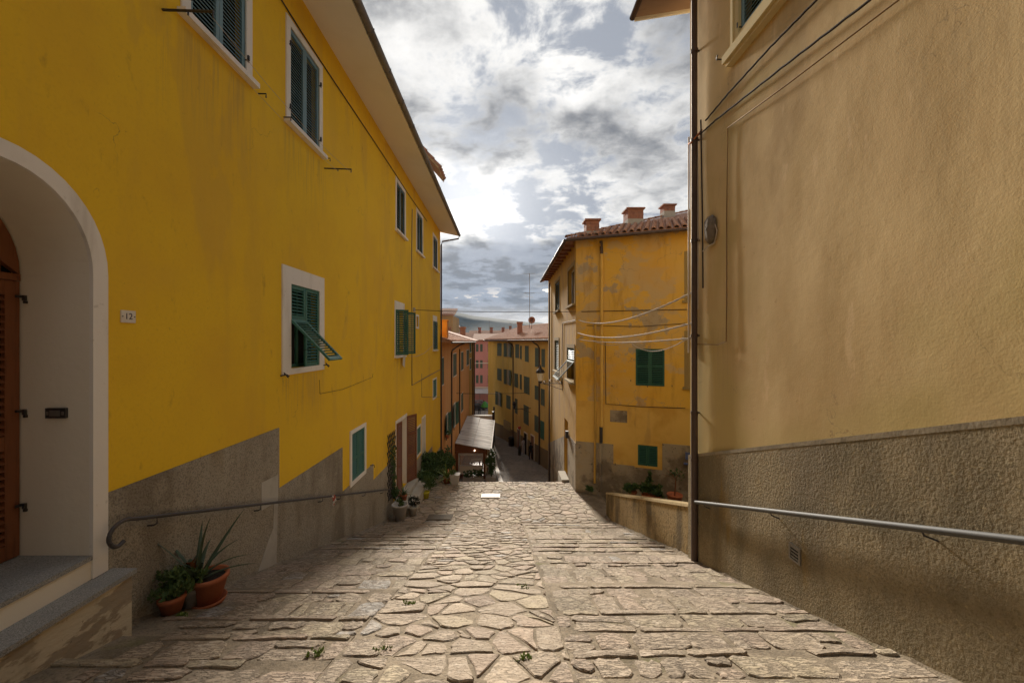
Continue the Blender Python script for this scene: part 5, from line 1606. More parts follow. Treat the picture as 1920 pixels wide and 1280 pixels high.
for (px, yb, hh) in ((973, 846, 2.3), (986, 855, 2.3), (999, 862, 2.3)):
    u, v = KA.px(px, yb); mb = MB(); mb.wbox(KA, u - .5, u + .5, v - .1, v + hh, .0, .05); d_ = mb.build('doorway', m_cream, kh)
    mb = MB(); mb.wbox(KA, u - .4, u + .4, v - .1, v + hh - .1, .051, .06); mb.build('door', m_wood if px != 986 else m_dark, d_)
(u0, v0), (u1, v1) = KB.px(958, 808), KB.px(946, 786)
mb = MB(); mb.wbox(KB, min(u0, u1), max(u0, u1), v0, v1, 0, .12); tag(mb.build('notice_board', m_capping), 'pale panel fixed low on the olive yellow house above the bin', 'notice board')
for px, K in ((962, KB), (1011, KA)):
    u = K.px(px, 700, .08)[0]; mb = MB(); mb.tube([K.at(u + .6, .0, .5), K.at(u + .3, -.35, .1), K.at(u, -.6, .08), K.at(u, -11.4, .08)], .07, 8); mb.build('downpipe', m_brownpipe, kh)
# hipped tile roof
mb = MB(); ov = .55
e0, e1, e2 = KA.at(0, 0, ov), KA.at(LA, 0, ov), KB.at(LB + .4, 0, ov)
z0, zr = .08, 2.0
r0 = KA.at(0, 0, -5); r1 = KA.at(LA, 0, -5); r2 = KB.at(LB - 4.0, 0, -5)
P_ = lambda p, z: V3((p.x, p.y, z))
for quad in ([P_(e0, z0), P_(e1, z0), P_(r1, zr), P_(r0, zr)], [P_(e1, z0), P_(e2, z0), P_(r2, zr), P_(r1, zr)], [P_(e2, z0), P_(KB.at(LB + .4, 0, -9.5), z0), P_(r2, zr)]):
    n = len(quad); mb.add(quad + [p + V3((0, 0, .12)) for p in quad], [list(range(n)), list(range(n, 2 * n))] + [(i, (i + 1) % n, n + (i + 1) % n, n + i) for i in range(n)])
mb.build('roof', m_tile, kh)
for K, L_, e in ((KA, LA, e0), (KB, LB, e1)):
    sd = (-K.n * (5 + ov) + V3((0, 0, zr - z0))).normalized()
    corrugate(kh, P_(K.at(0, 0, ov + .02), z0 + .15), K.u, sd, L_, 5.4, .30)
    mb = MB(); mb.tube([P_(K.at(-.1, 0, ov + .06), z0 + .02), P_(K.at(L_, 0, ov + .06), z0 + .02)], .08, 8); mb.build('gutter', m_brownpipe, kh)
mb = MB(); c = zed(974.5, 622, 44); mb.box(c.x - .28, c.x + .28, c.y - .28, c.y + .28, c.z - .8, c.z + .9); mb.box(c.x - .34, c.x + .34, c.y - .34, c.y + .34, c.z + .9, c.z + 1.1); mb.build('chimney', m_brick, kh)
# aerials and dish
def aerial(px, ybase, ytop, dep, label, bars):
    c = zed(px, ybase, dep); h = (ybase - ytop) / F * dep
    t = thing('tv_aerial', c, label, 'aerial')
    mb = MB(); mb.tube([c - V3((0, 0, .6)), c + V3((0, 0, h))], .028, 6); mb.build('mast', m_zinc, t)
    for fr_, ln in bars:
        z = c.z + h * fr_; mb = MB(); mb.tube([(c.x - ln, c.y, z), (c.x + ln, c.y, z)], .016, 5)
        for k in range(5): mb.tube([(c.x - ln + k * ln / 2, c.y - .25, z), (c.x - ln + k * ln / 2, c.y + .25, z)], .010, 4)
        mb.build('antenna', m_zinc, t)
    return t
aerial(993, 604, 512, 40, 'tall television aerial on the roof of the olive yellow house', ((.99, .55), (.60, .55), (.52, .35)))
dsh = thing('satellite_dish', zed(997, 606, 41), 'round satellite dish beside the tall aerial on the olive yellow roof', 'satellite dish')
c = zed(997, 600, 41); mb = MB(); mb.tube([c - V3((0, 0, .9)), c], .03, 6); mb.build('mast', m_zinc, dsh)
mb = MB(); n = 16
for rr, yy in ((0, 0),): pass
vs = [c + V3((0, .10, 0))]; fs = []
for i, (r, y) in enumerate(((.15, .08), (.28, .03), (.36, -.03))):
    for k in range(n): vs.append(c + V3((r * math.cos(2 * math.pi * k / n), y, r * math.sin(2 * math.pi * k / n))))
for k in range(n): fs.append((0, 1 + k, 1 + (k + 1) % n))
for i in range(2):
    for k in range(n): fs.append((1 + i * n + k, 1 + i * n + (k + 1) % n, 1 + (i + 1) * n + (k + 1) % n, 1 + (i + 1) * n + k))
mb.add(vs, fs, True); mb.build('dish', m_brick, dsh)
aerial(918, 618, 600, 75, 'small aerial on the far roofs left of the olive yellow roof', ((.95, .5),))
aerial(957, 618, 605, 80, 'small aerial on the far roofs behind the olive yellow roof', ((.95, .5),))
# second lamp far down
fl = thing('wall_lantern', KA.at(*KA.px(984, 772), .1), 'dark lantern on an arm of the olive yellow house', 'street lamp')
p = KA.at(*KA.px(995, 765), 0); q = p + KA.n * 1.6
mb = MB(); mb.tube([p, q], .03, 6); mb.tube([p - V3((0, 0, .4)), p + (q - p) * .6], .02, 5); mb.build('bracket', m_iron, fl)
mb = MB(); mb.lathe(q, [(.06, 0), (.18, .45), (.2, .46), (.10, .62), (0, .72)], 6); mb.build('lantern', m_iron, fl)
# bin, post
bn_ = zed(958, 831, 42.0); bx = thing('litter_bin', (bn_.x, bn_.y, prof(42)), 'dark litter bin below the pale panel on the lower street', 'bin')
z = prof(42); mb = MB(); mb.lathe((bn_.x, 42, z), [(0, 0), (.24, 0), (.28, .75), (.30, .76), (0, .76)], 12); mb.build('bin_body', m_iron, bx)
mb = MB(); mb.lathe((bn_.x, 42, z), [(.31, .77), (.30, .85), (.18, .95), (0, .97)], 12); mb.build('lid', m_black, bx)
sx, sd_ = zed(974, 849, 38).x, 38.0; sp = thing('sign_post', (sx, sd_, prof(38)), 'slim dark post with a red top on the lower street', 'post')
mb = MB(); mb.tube([(sx, sd_, prof(38)), (sx, sd_, prof(38) + 2.5)], .035, 8); mb.lathe((sx, sd_, prof(38)), [(0, 0), (.14, 0), (.12, .7), (.05, .9), (0, .9)], 10); mb.build('post', m_iron, sp)
mb = MB(); mb.lathe((sx, sd_, prof(38) + 2.45), [(0, 0), (.13, .04), (.16, .14), (.10, .26), (0, .30)], 10); mb.build('red_top', m_redp, sp)

# ------------------------------------------------------------------ people (tiny, far down)
def person(x, d, h, face, top, legs, label, stride=.12, arm=0.0):
    z = prof(d); t = thing('person', (x, d, z), label, 'person')
    s_ = h / 1.72
    J = dict(pel=(0, 0, .92), ch=(0, .02, 1.28), nk=(0, .02, 1.45), hd=(0, .05, 1.60),
             hl=(-.10, 0, .88), kl=(-.11, stride, .48), fl=(-.11, stride - .05, .06), tl=(-.12, stride + .12, .03),
             hr=(.10, 0, .88), kr=(.11, -stride * .3, .48), fr=(.11, -stride, .06), tr=(.12, -stride + .16, .03),
             sl=(-.19, 0, 1.38), el=(-.24, -.05 + arm, 1.10), wl=(-.22, .06 + arm, .86), sr=(.19, 0, 1.38), er=(.25, .0, 1.10), wr=(.23, .1, .87))
    names = list(J); ca_, sa_ = math.cos(face), math.sin(face)
    def tf(p): return (x + (p[0] * ca_ - p[1] * sa_) * s_, d + (p[0] * sa_ + p[1] * ca_) * s_, z + p[2] * s_)
    E = [('pel', 'ch'), ('ch', 'nk'), ('nk', 'hd'), ('pel', 'hl'), ('hl', 'kl'), ('kl', 'fl'), ('fl', 'tl'), ('pel', 'hr'), ('hr', 'kr'), ('kr', 'fr'), ('fr', 'tr'), ('ch', 'sl'), ('sl', 'el'), ('el', 'wl'), ('ch', 'sr'), ('sr', 'er'), ('er', 'wr')]
    RD = dict(pel=.135, ch=.15, nk=.055, hd=.10, hl=.085, kl=.058, fl=.04, tl=.035, hr=.085, kr=.058, fr=.04, tr=.035, sl=.06, el=.045, wl=.03, sr=.06, er=.045, wr=.03)
    me = bpy.data.meshes.new('body')
    o3 = MW[t.name].translation
    me.from_pydata([tuple(V3(tf(J[k])) - o3) for k in names], [(names.index(a), names.index(b)) for a, b in E], [])
    ob = bpy.data.objects.new('body', me); COL.objects.link(ob); place(ob, t, T(o3))
    sk = ob.modifiers.new('skin', 'SKIN')
    for i, k in enumerate(names):
        me.skin_vertices[0].data[i].radius = (RD[k] * s_, RD[k] * s_)
    me.skin_vertices[0].data[0].use_root = True
    ob.modifiers.new('sub', 'SUBSURF').levels = 1
    ob.modifiers[-1].render_levels = 1
    me.materials.append(top)
    mb = MB(); hp = V3(tf(J['hd'])); mb.lathe(hp + V3((0, 0, -.10 * s_)), [(0, 0), (.075 * s_, .05 * s_), (.092 * s_, .12 * s_), (.08 * s_, .19 * s_), (0, .235 * s_)], 10); mb.build('head', m_skin, t)
    mb = MB(); mb.lathe(hp + V3((0, -.012, -.01 * s_)), [(.10 * s_, .0), (.103 * s_, .06 * s_), (.07 * s_, .14 * s_), (0, .165 * s_)], 10); mb.build('hair', m_hair, t)
    mb = MB()
    for a, b, r1, r2 in (('hl', 'kl', .10, .075), ('kl', 'fl', .075, .055), ('hr', 'kr', .10, .075), ('kr', 'fr', .075, .055)):
        mb.tube([tf(J[a]), tf(J[b])], [r1 * s_, r2 * s_], 8)
    mb.build('trousers', legs, t)
    return t
person(zed(995, 862, 36.5).x, 36.2, 1.55, .4, m_cloth_dk, m_cloth_dk, 'person in dark clothes walking by the doors of the lower street')
person(zed(982, 852, 38.5).x, 38.6, 1.5, 2.8, m_cloth_lt, m_cloth_lt, 'person in pale clothes standing by the doors of the lower street', .05)
person(zed(899, 772, 68).x, 68, 1.7, .3, m_cloth_dk, m_cloth_dk, 'person in dark clothes crossing the distant square', .15)

# ------------------------------------------------------------------ pink house, tower house and far roofs
pk = thing('pink_house', (-5, 88, -13.5), 'pink plastered house closing the view at the end of the street', 'house')
PW_ = Wall((-14, 85), (1, 0), (0, -1))
mb = MB(); mb.box(-14, 2, 85, 95, -15, .2); mb.build('wall', m_pink, pk)
for yt, yb in ((645, 659), (675, 690), (703, 718)):
    for xa, xb in ((892.3, 897.2), (900.2, 905), (914.5, 919), (922, 927)):
        far_px(pk, PW_, xa, yt, xb, yb, 0, m_greygreen, frame=m_pink)
mb = MB(); mb.hexa([(-14.5, 84.4, .2), (2.5, 84.4, .2), (2.5, 90, 1.6), (-14.5, 90, 1.6), (-14.5, 84.4, .35), (2.5, 84.4, .35), (2.5, 90, 1.75), (-14.5, 90, 1.75)]); mb.build('roof', m_tile, pk)
mb = MB(); mb.box(-14, 2, 84.86, 84.99, -9.9, -9.7); mb.box(-14, 2, 84.9, 84.99, -4.7, -4.55); mb.build('string_course', m_cream, pk)
aw = thing('market_awning', (-5.2, 81, -13), 'pale awning along the foot of the pink house', 'awning')
mb = MB(); mb.hexa([(-8.5, 80.5, -10.6), (-2, 80.5, -10.6), (-2, 84, -10.0), (-8.5, 84, -10.0), (-8.5, 80.5, -10.5), (-2, 80.5, -10.5), (-2, 84, -9.9), (-8.5, 84, -9.9)]); mb.build('canopy', m_poly, aw)
for x in (-8.3, -5.2, -2.2):
    mb = MB(); mb.tube([(x, 80.7, -13.3), (x, 80.7, -10.6)], .05, 6); mb.build('pole', m_zinc, aw)
tw_ = thing('tower_house', (-9, 62, -12), 'tall sandy house with a worn tiled top behind the orange house', 'house')
mb = MB(); mb.box(-14, -7.95, 60, 68, -14, 3.9); mb.build('wall', m_tower, tw_)
mb = MB(); mb.hexa([(-14.2, 59.7, 3.9), (-7.7, 59.7, 3.9), (-7.7, 64, 5.1), (-14.2, 64, 5.1), (-14.2, 59.7, 4.05), (-7.7, 59.7, 4.05), (-7.7, 64, 5.3), (-14.2, 64, 5.3)]); mb.build('roof', m_tile, tw_)
corrugate(tw_, V3((-14, 59.7, 4.08)), V3((1, 0, 0)), V3((0, 4.3, 1.2)).normalized(), 6.2, 4.4, .3)
sm_ = thing('small_tower', (-8.5, 76, -12), 'small roof turret beside the sandy house', 'house')
mb = MB(); mb.box(-10, -8.9, 75, 77, -14, 2.6); mb.build('wall', m_ochre2, sm_)
mb = MB(); mb.hexa([(-10.4, 74.6, 2.6), (-8.5, 74.6, 2.6), (-8.5, 77.4, 2.6), (-10.4, 77.4, 2.6), (-9.6, 75.8, 3.4), (-9.3, 75.8, 3.4), (-9.3, 76.2, 3.4), (-9.6, 76.2, 3.4)]); mb.build('roof', m_tile, sm_)
for (x0, x1, d, z, lab) in ((-12, -5, 54, .55, 'low red tiled roof just behind the narrow ochre house'), (-9, 1, 100, 2.1, 'distant red tiled roof behind the pink house, left'), (-1, 9, 112, 2.9, 'distant red tiled roof behind the pink house, right')):
    t = thing('far_house', ((x0 + x1) / 2, d + 3, -13), lab, 'house')
    mb = MB(); mb.box(x0, x1, d, d + 8, -15, z - .8); mb.build('wall', m_tower, t)
    mb = MB(); mb.hexa([(x0 - .4, d - .4, z - .8), (x1 + .4, d - .4, z - .8), (x1 + .4, d + 4, z + .6), (x0 - .4, d + 4, z + .6), (x0 - .4, d - .4, z - .65), (x1 + .4, d - .4, z - .65), (x1 + .4, d + 4, z + .75), (x0 - .4, d + 4, z + .75)]); mb.build('roof', m_tile, t)
    for k in range(3):
        x = x0 + (x1 - x0) * (.2 + .3 * k); mb = MB(); mb.box(x, x + .7, d + 2, d + 2.7, z - .2, z + 1.3); mb.box(x - .1, x + .8, d + 1.9, d + 2.8, z + 1.3, z + 1.5); mb.build('chimney', m_brick, t)

# square: parked cars, green parasol
def car(x, d, rot, paint, label):
    z = prof(d); t = thing('parked_car', (x, d, z), label, 'car', 'cars parked on the distant square')
    Mz = T(x, d, z) @ Matrix.Rotation(rot, 4, 'Z')
    side = [(-2.05, .35), (-2.1, .7), (-1.95, .92), (-1.3, .98), (-.75, 1.42), (.75, 1.45), (1.45, 1.0), (2.0, .92), (2.1, .6), (2.05, .3)]
    mb = MB(); n = len(side); pts = []
    for w in (-.85, .85):
        for (a, b) in side: pts.append(Mz @ V3((a, w * (.82 if b > 1.1 else 1), b)))
    mb.add(pts, [list(range(n)), list(range(n, 2 * n))] + [(i, (i + 1) % n, n + (i + 1) % n, n + i) for i in range(n)]); mb.build('body', paint, t)
    mb = MB()
    for w in (-1, 1): mb.add([Mz @ V3(p) for p in ((-1.15, w * .845, 1.0), (1.25, w * .845, 1.02), (.7, w * .72, 1.38), (-.7, w * .72, 1.36))], [(0, 1, 2, 3)])
    mb.add([Mz @ V3(p) for p in ((1.40, -.72, 1.06), (1.40, .72, 1.06), (.86, .62, 1.42), (.86, -.62, 1.42))], [(0, 1, 2, 3)])
    mb.build('window', m_glass, t)
    for a in (-1.3, 1.3):
        for w in (-.8, .8):
            mb = MB(); mb.tube([Mz @ V3((a, w - .1, .31)), Mz @ V3((a, w + .1, .31))], .31, 12); mb.build('wheel', m_black, t)
    return t
car(-5.4, 74, .1, m_carpaint, 'dark parked car on the distant square, furthest right')
car(-5.3, 77.5, -.1, m_carpaint2, 'grey parked car on the distant square behind the dark ones')
car(-7.8, 75.5, .1, m_carpaint, 'dark parked car on the distant square, partly hidden on the left')
gp = thing('green_parasol', (-3.45, 66, prof(66)), 'bright green parasol on the distant square', 'parasol')
mb = MB(); mb.tube([(-3.45, 66, prof(66)), (-3.45, 66, prof(66) + 2.3)], .03, 6); mb.build('pole', m_zinc, gp)
mb = MB(); mb.lathe((-3.45, 66, prof(66)), [(.62, 1.45), (.64, 1.6), (.3, 2.2), (0, 2.45)], 8); mb.build('canopy', m_greenfab, gp)

# ------------------------------------------------------------------ verandah of the restaurant
vr = thing('verandah', (-2.3, 33, -10), 'wooden restaurant verandah with a pale sheet roof against the orange house', 'verandah')
D0, D1 = 29.3, 38.7
xo, xi = -1.06, X_L + .02
zf = -10.15
for (k0, k1) in ((0, .47), (.475, 1.0)):
    xa, xb = xi + (xo - xi) * k0, xi + (xo - xi) * k1; za, zb_ = -7.50 - .50 * k0, -7.50 - .50 * k1
    mb = MB(); mb.hexa([(xa, D0, za), (xb, D0, zb_), (xb, D1, zb_ + .3), (xa, D1, za + .25), (xa, D0, za + .05), (xb, D0, zb_ + .05), (xb, D1, zb_ + .35), (xa, D1, za + .30)]); mb.build('roof_sheet', m_poly, vr)
mb = MB(); mb.tube([(xo, D0, -7.96), (xo, D1, -7.66)], .045, 6); mb.build('edge_trim', m_plate, vr)
px_ = -1.57
for x, d in ((px_, D0 + .15), (px_, 32.4), (px_, 35.5), (px_, D1 - .15), (xi + .12, D0 + .15)):
    mb = MB(); mb.box(x - .09, x + .09, d - .09, d + .09, prof(d) - .3, -8.22); mb.build('post', m_wood, vr)
mb = MB(); mb.box(xi, px_ + .12, D0 + .05, D0 + .25, -8.22, -8.10); mb.box(px_ - .08, px_ + .08, D0 + .26, D1, -8.22, -8.08); mb.build('beam', m_wood, vr)
mb = MB(); mb.wprism(Wall((xi, D0 + .12), (1, 0), (0, -1)), [(0.0, -8.09), (px_ - xi, -8.09), (px_ - xi, -7.93), (0.0, -7.55)], 0, .03); mb.build('gable_panel', m_wood, vr)
FW = Wall((0, D0 + .14), (1, 0), (0, -1))
fx0, fx1 = xi + .22, px_ - .10
mb = MB()
for q4 in ((fx0, fx0 + .08, -9.8, -8.23), (fx1 - .08, fx1, -9.8, -8.23), (fx0 + .08, fx1 - .08, -8.40, -8.23), (fx0 + .08, fx1 - .08, -9.20, -9.14), (fx0 + .08, fx1 - .08, -9.8, -9.72)):
    mb.wbox(FW, *q4, -.03, .03)
mb.build('window_frame', m_plate, vr)
mglass = bpy.data.materials.new('clear_glazing'); mglass.use_nodes = True
_b = mglass.node_tree.nodes['Principled BSDF']; _b.inputs['Base Color'].default_value = (.9, .9, .9, 1); _b.inputs['Roughness'].default_value = .03; _b.inputs['Alpha'].default_value = .22
mb = MB(); mb.wbox(FW, fx0 + .08, fx1 - .08, -9.14, -8.40, -.005, .005); mb.build('glazing', mglass, vr)
mb = MB(); mb.wbox(FW, fx0 + .08, fx1 - .08, -9.72, -9.20, -.01, .01); mb.build('lower_panel', m_cream, vr)
mb = MB(); mb.box(px_ - .02, px_ + .02, D0 + .3, D1 - .3, -10.9, -9.2); mb.build('side_panel', m_cream, vr)
mb = MB(); mb.hexa([(xi, D0, zf - .8), (px_, D0, zf - .8), (px_, D1, zf - 1), (xi, D1, zf - 1), (xi, D0, zf), (px_, D0, zf), (px_, D1, zf - .3), (xi, D1, zf - .3)]); mb.build('deck', m_wood, vr)
for x, d, z, lab in ((-2.28, D0 + .02, -8.02, 'small warm lamp under the front edge of the verandah roof'), (-2.2, 31.0, -8.75, 'warm lamp inside the verandah window, left one'), (-1.95, 31.2, -8.78, 'warm lamp inside the verandah window, right one')):
    t = thing('verandah_lamp', (x, d, z), lab, 'lamp', 'lit lamps of the verandah')
    mb = MB(); mb.lathe((x, d, z), [(0, -.06), (.045, -.03), (.05, .02), (.02, .06), (0, .06)], 10); mb.build('bulb', m_bulb, t)
    mb = MB(); mb.tube([(x, d, z + .06), (x, d, -8.0 if z < -8.3 else -7.85)], .008, 5); mb.build('cord', m_black, t)
tb = thing('restaurant_table', (-2.4, 31.6, zf), 'set table inside the verandah behind the glass', 'table')
mb = MB(); mb.box(-2.75, -2.0, 31.2, 32.1, zf + .70, zf + .74); mb.build('tabletop', m_plate, tb)
for x in (-2.7, -2.05):
    for d in (31.25, 32.05):
        mb = MB(); mb.box(x - .03, x + .03, d - .03, d + .03, zf - .05, zf + .70); mb.build('leg', m_wood, tb)
# second verandah roof behind
v2 = thing('far_awning', (-2.5, 42, -11), 'second pale awning with a dark corner post behind the verandah', 'awning')
mb = MB(); mb.hexa([(-3.65, 41, -7.74), (-1.35, 41, -7.74), (-1.35, 44, -8.2), (-3.65, 44, -8.2), (-3.65, 41, -7.62), (-1.35, 41, -7.62), (-1.35, 44, -8.08), (-3.65, 44, -8.08)]); mb.build('canopy', m_poly, v2)
mb = MB(); mb.box(-3.65, -1.35, 40.94, 40.995, -8.2, -7.63); mb.build('valance', m_cream, v2)
for x, d in ((-1.28, 41.0), (-1.28, 43.9)):
    mb = MB(); mb.box(x - .09, x + .09, d - .09, d + .09, -12, -7.2); mb.build('post', m_iron, v2)

# ------------------------------------------------------------------ plants
def blade_mesh(L, w, bend, mat, segs=7):
    mb = MB(); pts = []
    for i in range(segs + 1):
        t = i / segs; ww = w * (1 - t) ** .7 * (.75 + .6 * t * (1 - t)); a = bend * t
        y = L * (math.sin(a) / bend if abs(bend) > 1e-3 else t) if False else L * t * math.cos(a * .5)
        x = L * t * math.sin(a * .5)
        pts += [(x - .0, -ww, y + ww * .0), (x - ww * .55, 0, y), (x, ww, y)]
    fs = []
    for i in range(segs):
        for k in range(2): fs.append((i * 3 + k, i * 3 + k + 1, i * 3 + 4 + k, i * 3 + 3 + k))
    mb.add(pts, fs, True)
    return local_mesh('leaf', mb, mat)


def rosette(parent, c, n, L, w, mat, lean=(10, 60), name='leaf'):
    kinds = [blade_mesh(L * k, w, b, mat) for k, b in ((1.0, .5), (.85, .9), (.7, 1.3), (1.1, .25))]
    for i in range(n):
        az = i * 2.4 + random.uniform(-.3, .3); ln = R(lean[0] + (lean[1] - lean[0]) * (i / n) + random.uniform(-6, 6))
        Q = T(V3(c)) @ Matrix.Rotation(az, 4, 'Z') @ Matrix.Rotation(ln, 4, 'Y')
        inst(name, random.choice(kinds), parent, Q)


def pot(parent, c, r0, r1, h, mat, rim=.02, n=22, saucer=False):
    mb = MB(); mb.lathe(c, [(0, .0), (r0, 0), (r1, h - .05), (r1 + rim, h - .045), (r1 + rim, h), (r1 - .01, h), (r1 - .02, h - .04), (0, h - .045)], n); p = mb.build('pot', mat, parent)
    if saucer:
        mb = MB(); mb.lathe(c, [(0, -.02), (r0 + .03, -.02), (r0 + .055, .03), (r0 + .045, .03), (r0 + .02, -.005), (0, -.005)], n); mb.build('saucer', mat, parent)
    return p


def potted(name, c, label, group=None):
    return thing(name, c, label, 'potted plant', group)


pg_ = 'plant pots along the street'
# big terracotta pot with aloe
x, d = -3.40, 4.56; z = gz(x, d) + .03
t = potted('potted_aloe', (x, d, z), 'large terracotta pot with tall spiky aloe leaves against the grey plinth', pg_)
pot(t, (x, d, z), .125, .185, .30, m_terra, .018, 26, True)
mb = MB(); mb.lathe((x, d, z), [(0, .262), (.165, .262)], 16); mb.build('soil', m_soil, t)
rosette(t, (x - .10, d - .03, z + .22), 15, .80, .040, m_aloe, (3, 62))
mb = MB(); foliage(mb, (x - .16, d - .05, z + .36), (.10, .10, .12), 26, .11, 5); mb.build('dry_leaves', m_dry, t, kind='stuff')
# small terracotta pot, bushy
x, d = -3.56, 4.25; z = gz(x, d) + .04
t = potted('potted_shrub', (x, d, z), 'small terracotta pot with bushy pale green succulent by the doorstep', pg_)
pot(t, (x, d, z), .085, .115, .17, m_terra, .010, 22)
mb = MB(); foliage(mb, (x + .02, d, z + .27), (.20, .17, .15), 620, .055, 16); mb.build('foliage', m_leaf, t, kind='stuff')
mb = MB(); foliage(mb, (x - .02, d + .05, z + .22), (.16, .14, .12), 200, .05, 9); mb.build('inner_foliage', m_leafdk, t, kind='stuff')
x, d = -3.50, 4.42; z = gz(x, d) + .03
t = potted('potted_shrub', (x, d, z), 'dark grey glass pot with green shoots squeezed between the two terracotta pots', pg_)
pot(t, (x, d, z), .07, .09, .19, m_zinc, .004, 16)
mb = MB(); foliage(mb, (x + .07, d - .04, z + .30), (.17, .13, .12), 260, .06, 9); mb.build('foliage', m_leaf, t, kind='stuff')
# white pot group by the brown door
x, d = -3.33, 12.55; z = gz(x, d) + .02
t = potted('potted_succulent', (x, d, z), 'white tapered pot with a low green plant beside the grey steps', pg_)
pot(t, (x, d, z), .15, .24, .48, m_whitepot, .015, 24)
mb = MB(); foliage(mb, (x + .02, d, z + .50), (.17, .17, .10), 260, .06, 10); mb.build('foliage', m_leaf, t, kind='stuff')
x, d = -3.42, 13.35; z = -5.31
t = potted('potted_aloe', (x, d, z), 'small aloe in a reddish pot on the upper grey step', pg_)
pot(t, (x, d, z), .09, .12, .20, m_terra, .01, 16)
rosette(t, (x, d, z + .16), 14, .46, .030, m_leaf, (8, 65))
mb = MB(); foliage(mb, (x - .10, d, z + .05), (.12, .14, .2), 120, .07, 6); mb.build('side_shoots', m_leafdk, t, kind='stuff')
x, d = -3.02, 13.0; z = gz(x, d) + .02
t = potted('potted_shrub', (x, d, z), 'round dark leafed plant in a stone pot in front of the grey steps', pg_)
pot(t, (x, d, z), .11, .13, .26, m_cement, .01, 16)
mb = MB(); foliage(mb, (x, d, z + .42), (.22, .22, .2), 420, .06, 12); mb.build('foliage', M('leaf_bronze', (.045, .045, .028), .6, rand=True), t, kind='stuff')
x, d = -2.98, 14.9; z = gz(x, d) + .02
t = potted('potted_shrub', (x, d, z), 'yellow plastic pot with feathery plant at the end of the grey steps', pg_)
pot(t, (x, d, z), .10, .13, .24, m_yellowpot, .008, 16)
mb = MB(); foliage(mb, (x, d, z + .52), (.26, .26, .30), 600, .09, 14, .7, 3.5); mb.build('foliage', m_leaf, t, kind='stuff')
for (px, py, dep, rad, mt, n, lab, pm) in (
        (791, 905, 16.2, (.58, .5, .42), m_leafdk, 2600, 'low dense green shrub beside the grey steps', m_terra),
        (803, 874, 18.0, (.98, .8, .62), m_leafdk, 4200, 'big dark green shrub below the yellow wall', m_cement),
        (838, 864, 19.8, (.50, .45, .42), m_leafdk, 1500, 'dark shrub behind the bright spiky plant', m_terra),
        (822, 890, 17.6, (.28, .26, .26), m_leaf, 520, 'green shrub in a square white planter by the spiky plant', m_whitepot)):
    c = zed(px, py, dep); z = prof(dep) + .0
    t = thing('shrub', (c.x, dep, z), lab, 'shrub', 'shrubs crowding the foot of the yellow house')
    hh = max(.25, c.z - rad[2] * .8 - z)
    if pm is m_whitepot:
        mb = MB(); w_ = .22; mb.hexa([(c.x - w_ * .8, dep - w_ * .8, z), (c.x + w_ * .8, dep - w_ * .8, z), (c.x + w_ * .8, dep + w_ * .8, z), (c.x - w_ * .8, dep + w_ * .8, z), (c.x - w_, dep - w_, z + .34), (c.x + w_, dep - w_, z + .34), (c.x + w_, dep + w_, z + .34), (c.x - w_, dep + w_, z + .34)]); mb.build('planter', pm, t)
    else: pot(t, (c.x, dep, z), .17, .22, min(hh, .4), pm, .012, 16)
    mb = MB(); mb.tube([(c.x, dep, z + .2), (c.x, dep, c.z)], .02, 6)
    for k in range(5): mb.tube([(c.x, dep, c.z - .2), (c.x + random.uniform(-.5, .5) * rad[0], dep + random.uniform(-.5, .5) * rad[1], c.z + random.uniform(0, .6) * rad[2])], .01, 5)
    mb.build('stem', m_wood, t)
    mb = MB(); foliage(mb, c, rad, n, .11, 46); mb.build('foliage', mt, t, kind='stuff')
# bright spiky plant
c = zed(838, 905, 17.2); z = prof(17.2)
t = potted('spiky_plant', (c.x, 17.2, z), 'bright yellow green spiky plant in a red pot at the top of the steps', pg_)
pot(t, (c.x, 17.2, z), .12, .16, .26, m_terra, .012, 16)
rosette(t, (c.x, 17.2, z + .22), 34, .62, .035, m_leaflt, (8, 95))
# white tapered planter near the verandah
c = zed(853, 904, 17.0); z = prof(17.0)
t = potted('white_planter', (c.x, 17.0, z), 'white tapered square planter nearest the verandah', pg_)
mb = MB(); mb.hexa([(c.x - .13, 16.87, z), (c.x + .13, 16.87, z), (c.x + .13, 17.13, z), (c.x - .13, 17.13, z), (c.x - .21, 16.79, z + .44), (c.x + .21, 16.79, z + .44), (c.x + .21, 17.21, z + .44), (c.x - .21, 17.21, z + .44)]); mb.build('planter', m_whitepot, t)
mb = MB(); foliage(mb, (c.x - .08, 17.0, z + .50), (.2, .16, .12), 130, .09, 7); mb.build('foliage', m_leaf, t, kind='stuff')
# red planter box on the wall ledge
u, v = LW.px(812, 862); t = potted('planter_box', LW.at(20.4, -6.1, .4), 'red planter box standing at the foot of the far yellow wall', pg_)
mb = MB(); mb.wbox(LW, 19.8, 21.2, -6.15, -5.85, .2, .6); mb.build('planter', M('red_planter', (.30, .06, .035), .7), t)
mb = MB(); mb.wbox(LW, 19.84, 21.16, -6.9, -6.151, .22, .58); mb.build('stand', m_cement, t)
mb = MB(); foliage(mb, LW.at(20.5, -5.72, .4), (.18, .6, .15), 260, .09, 10); mb.build('foliage', m_leafdk, t, kind='stuff')
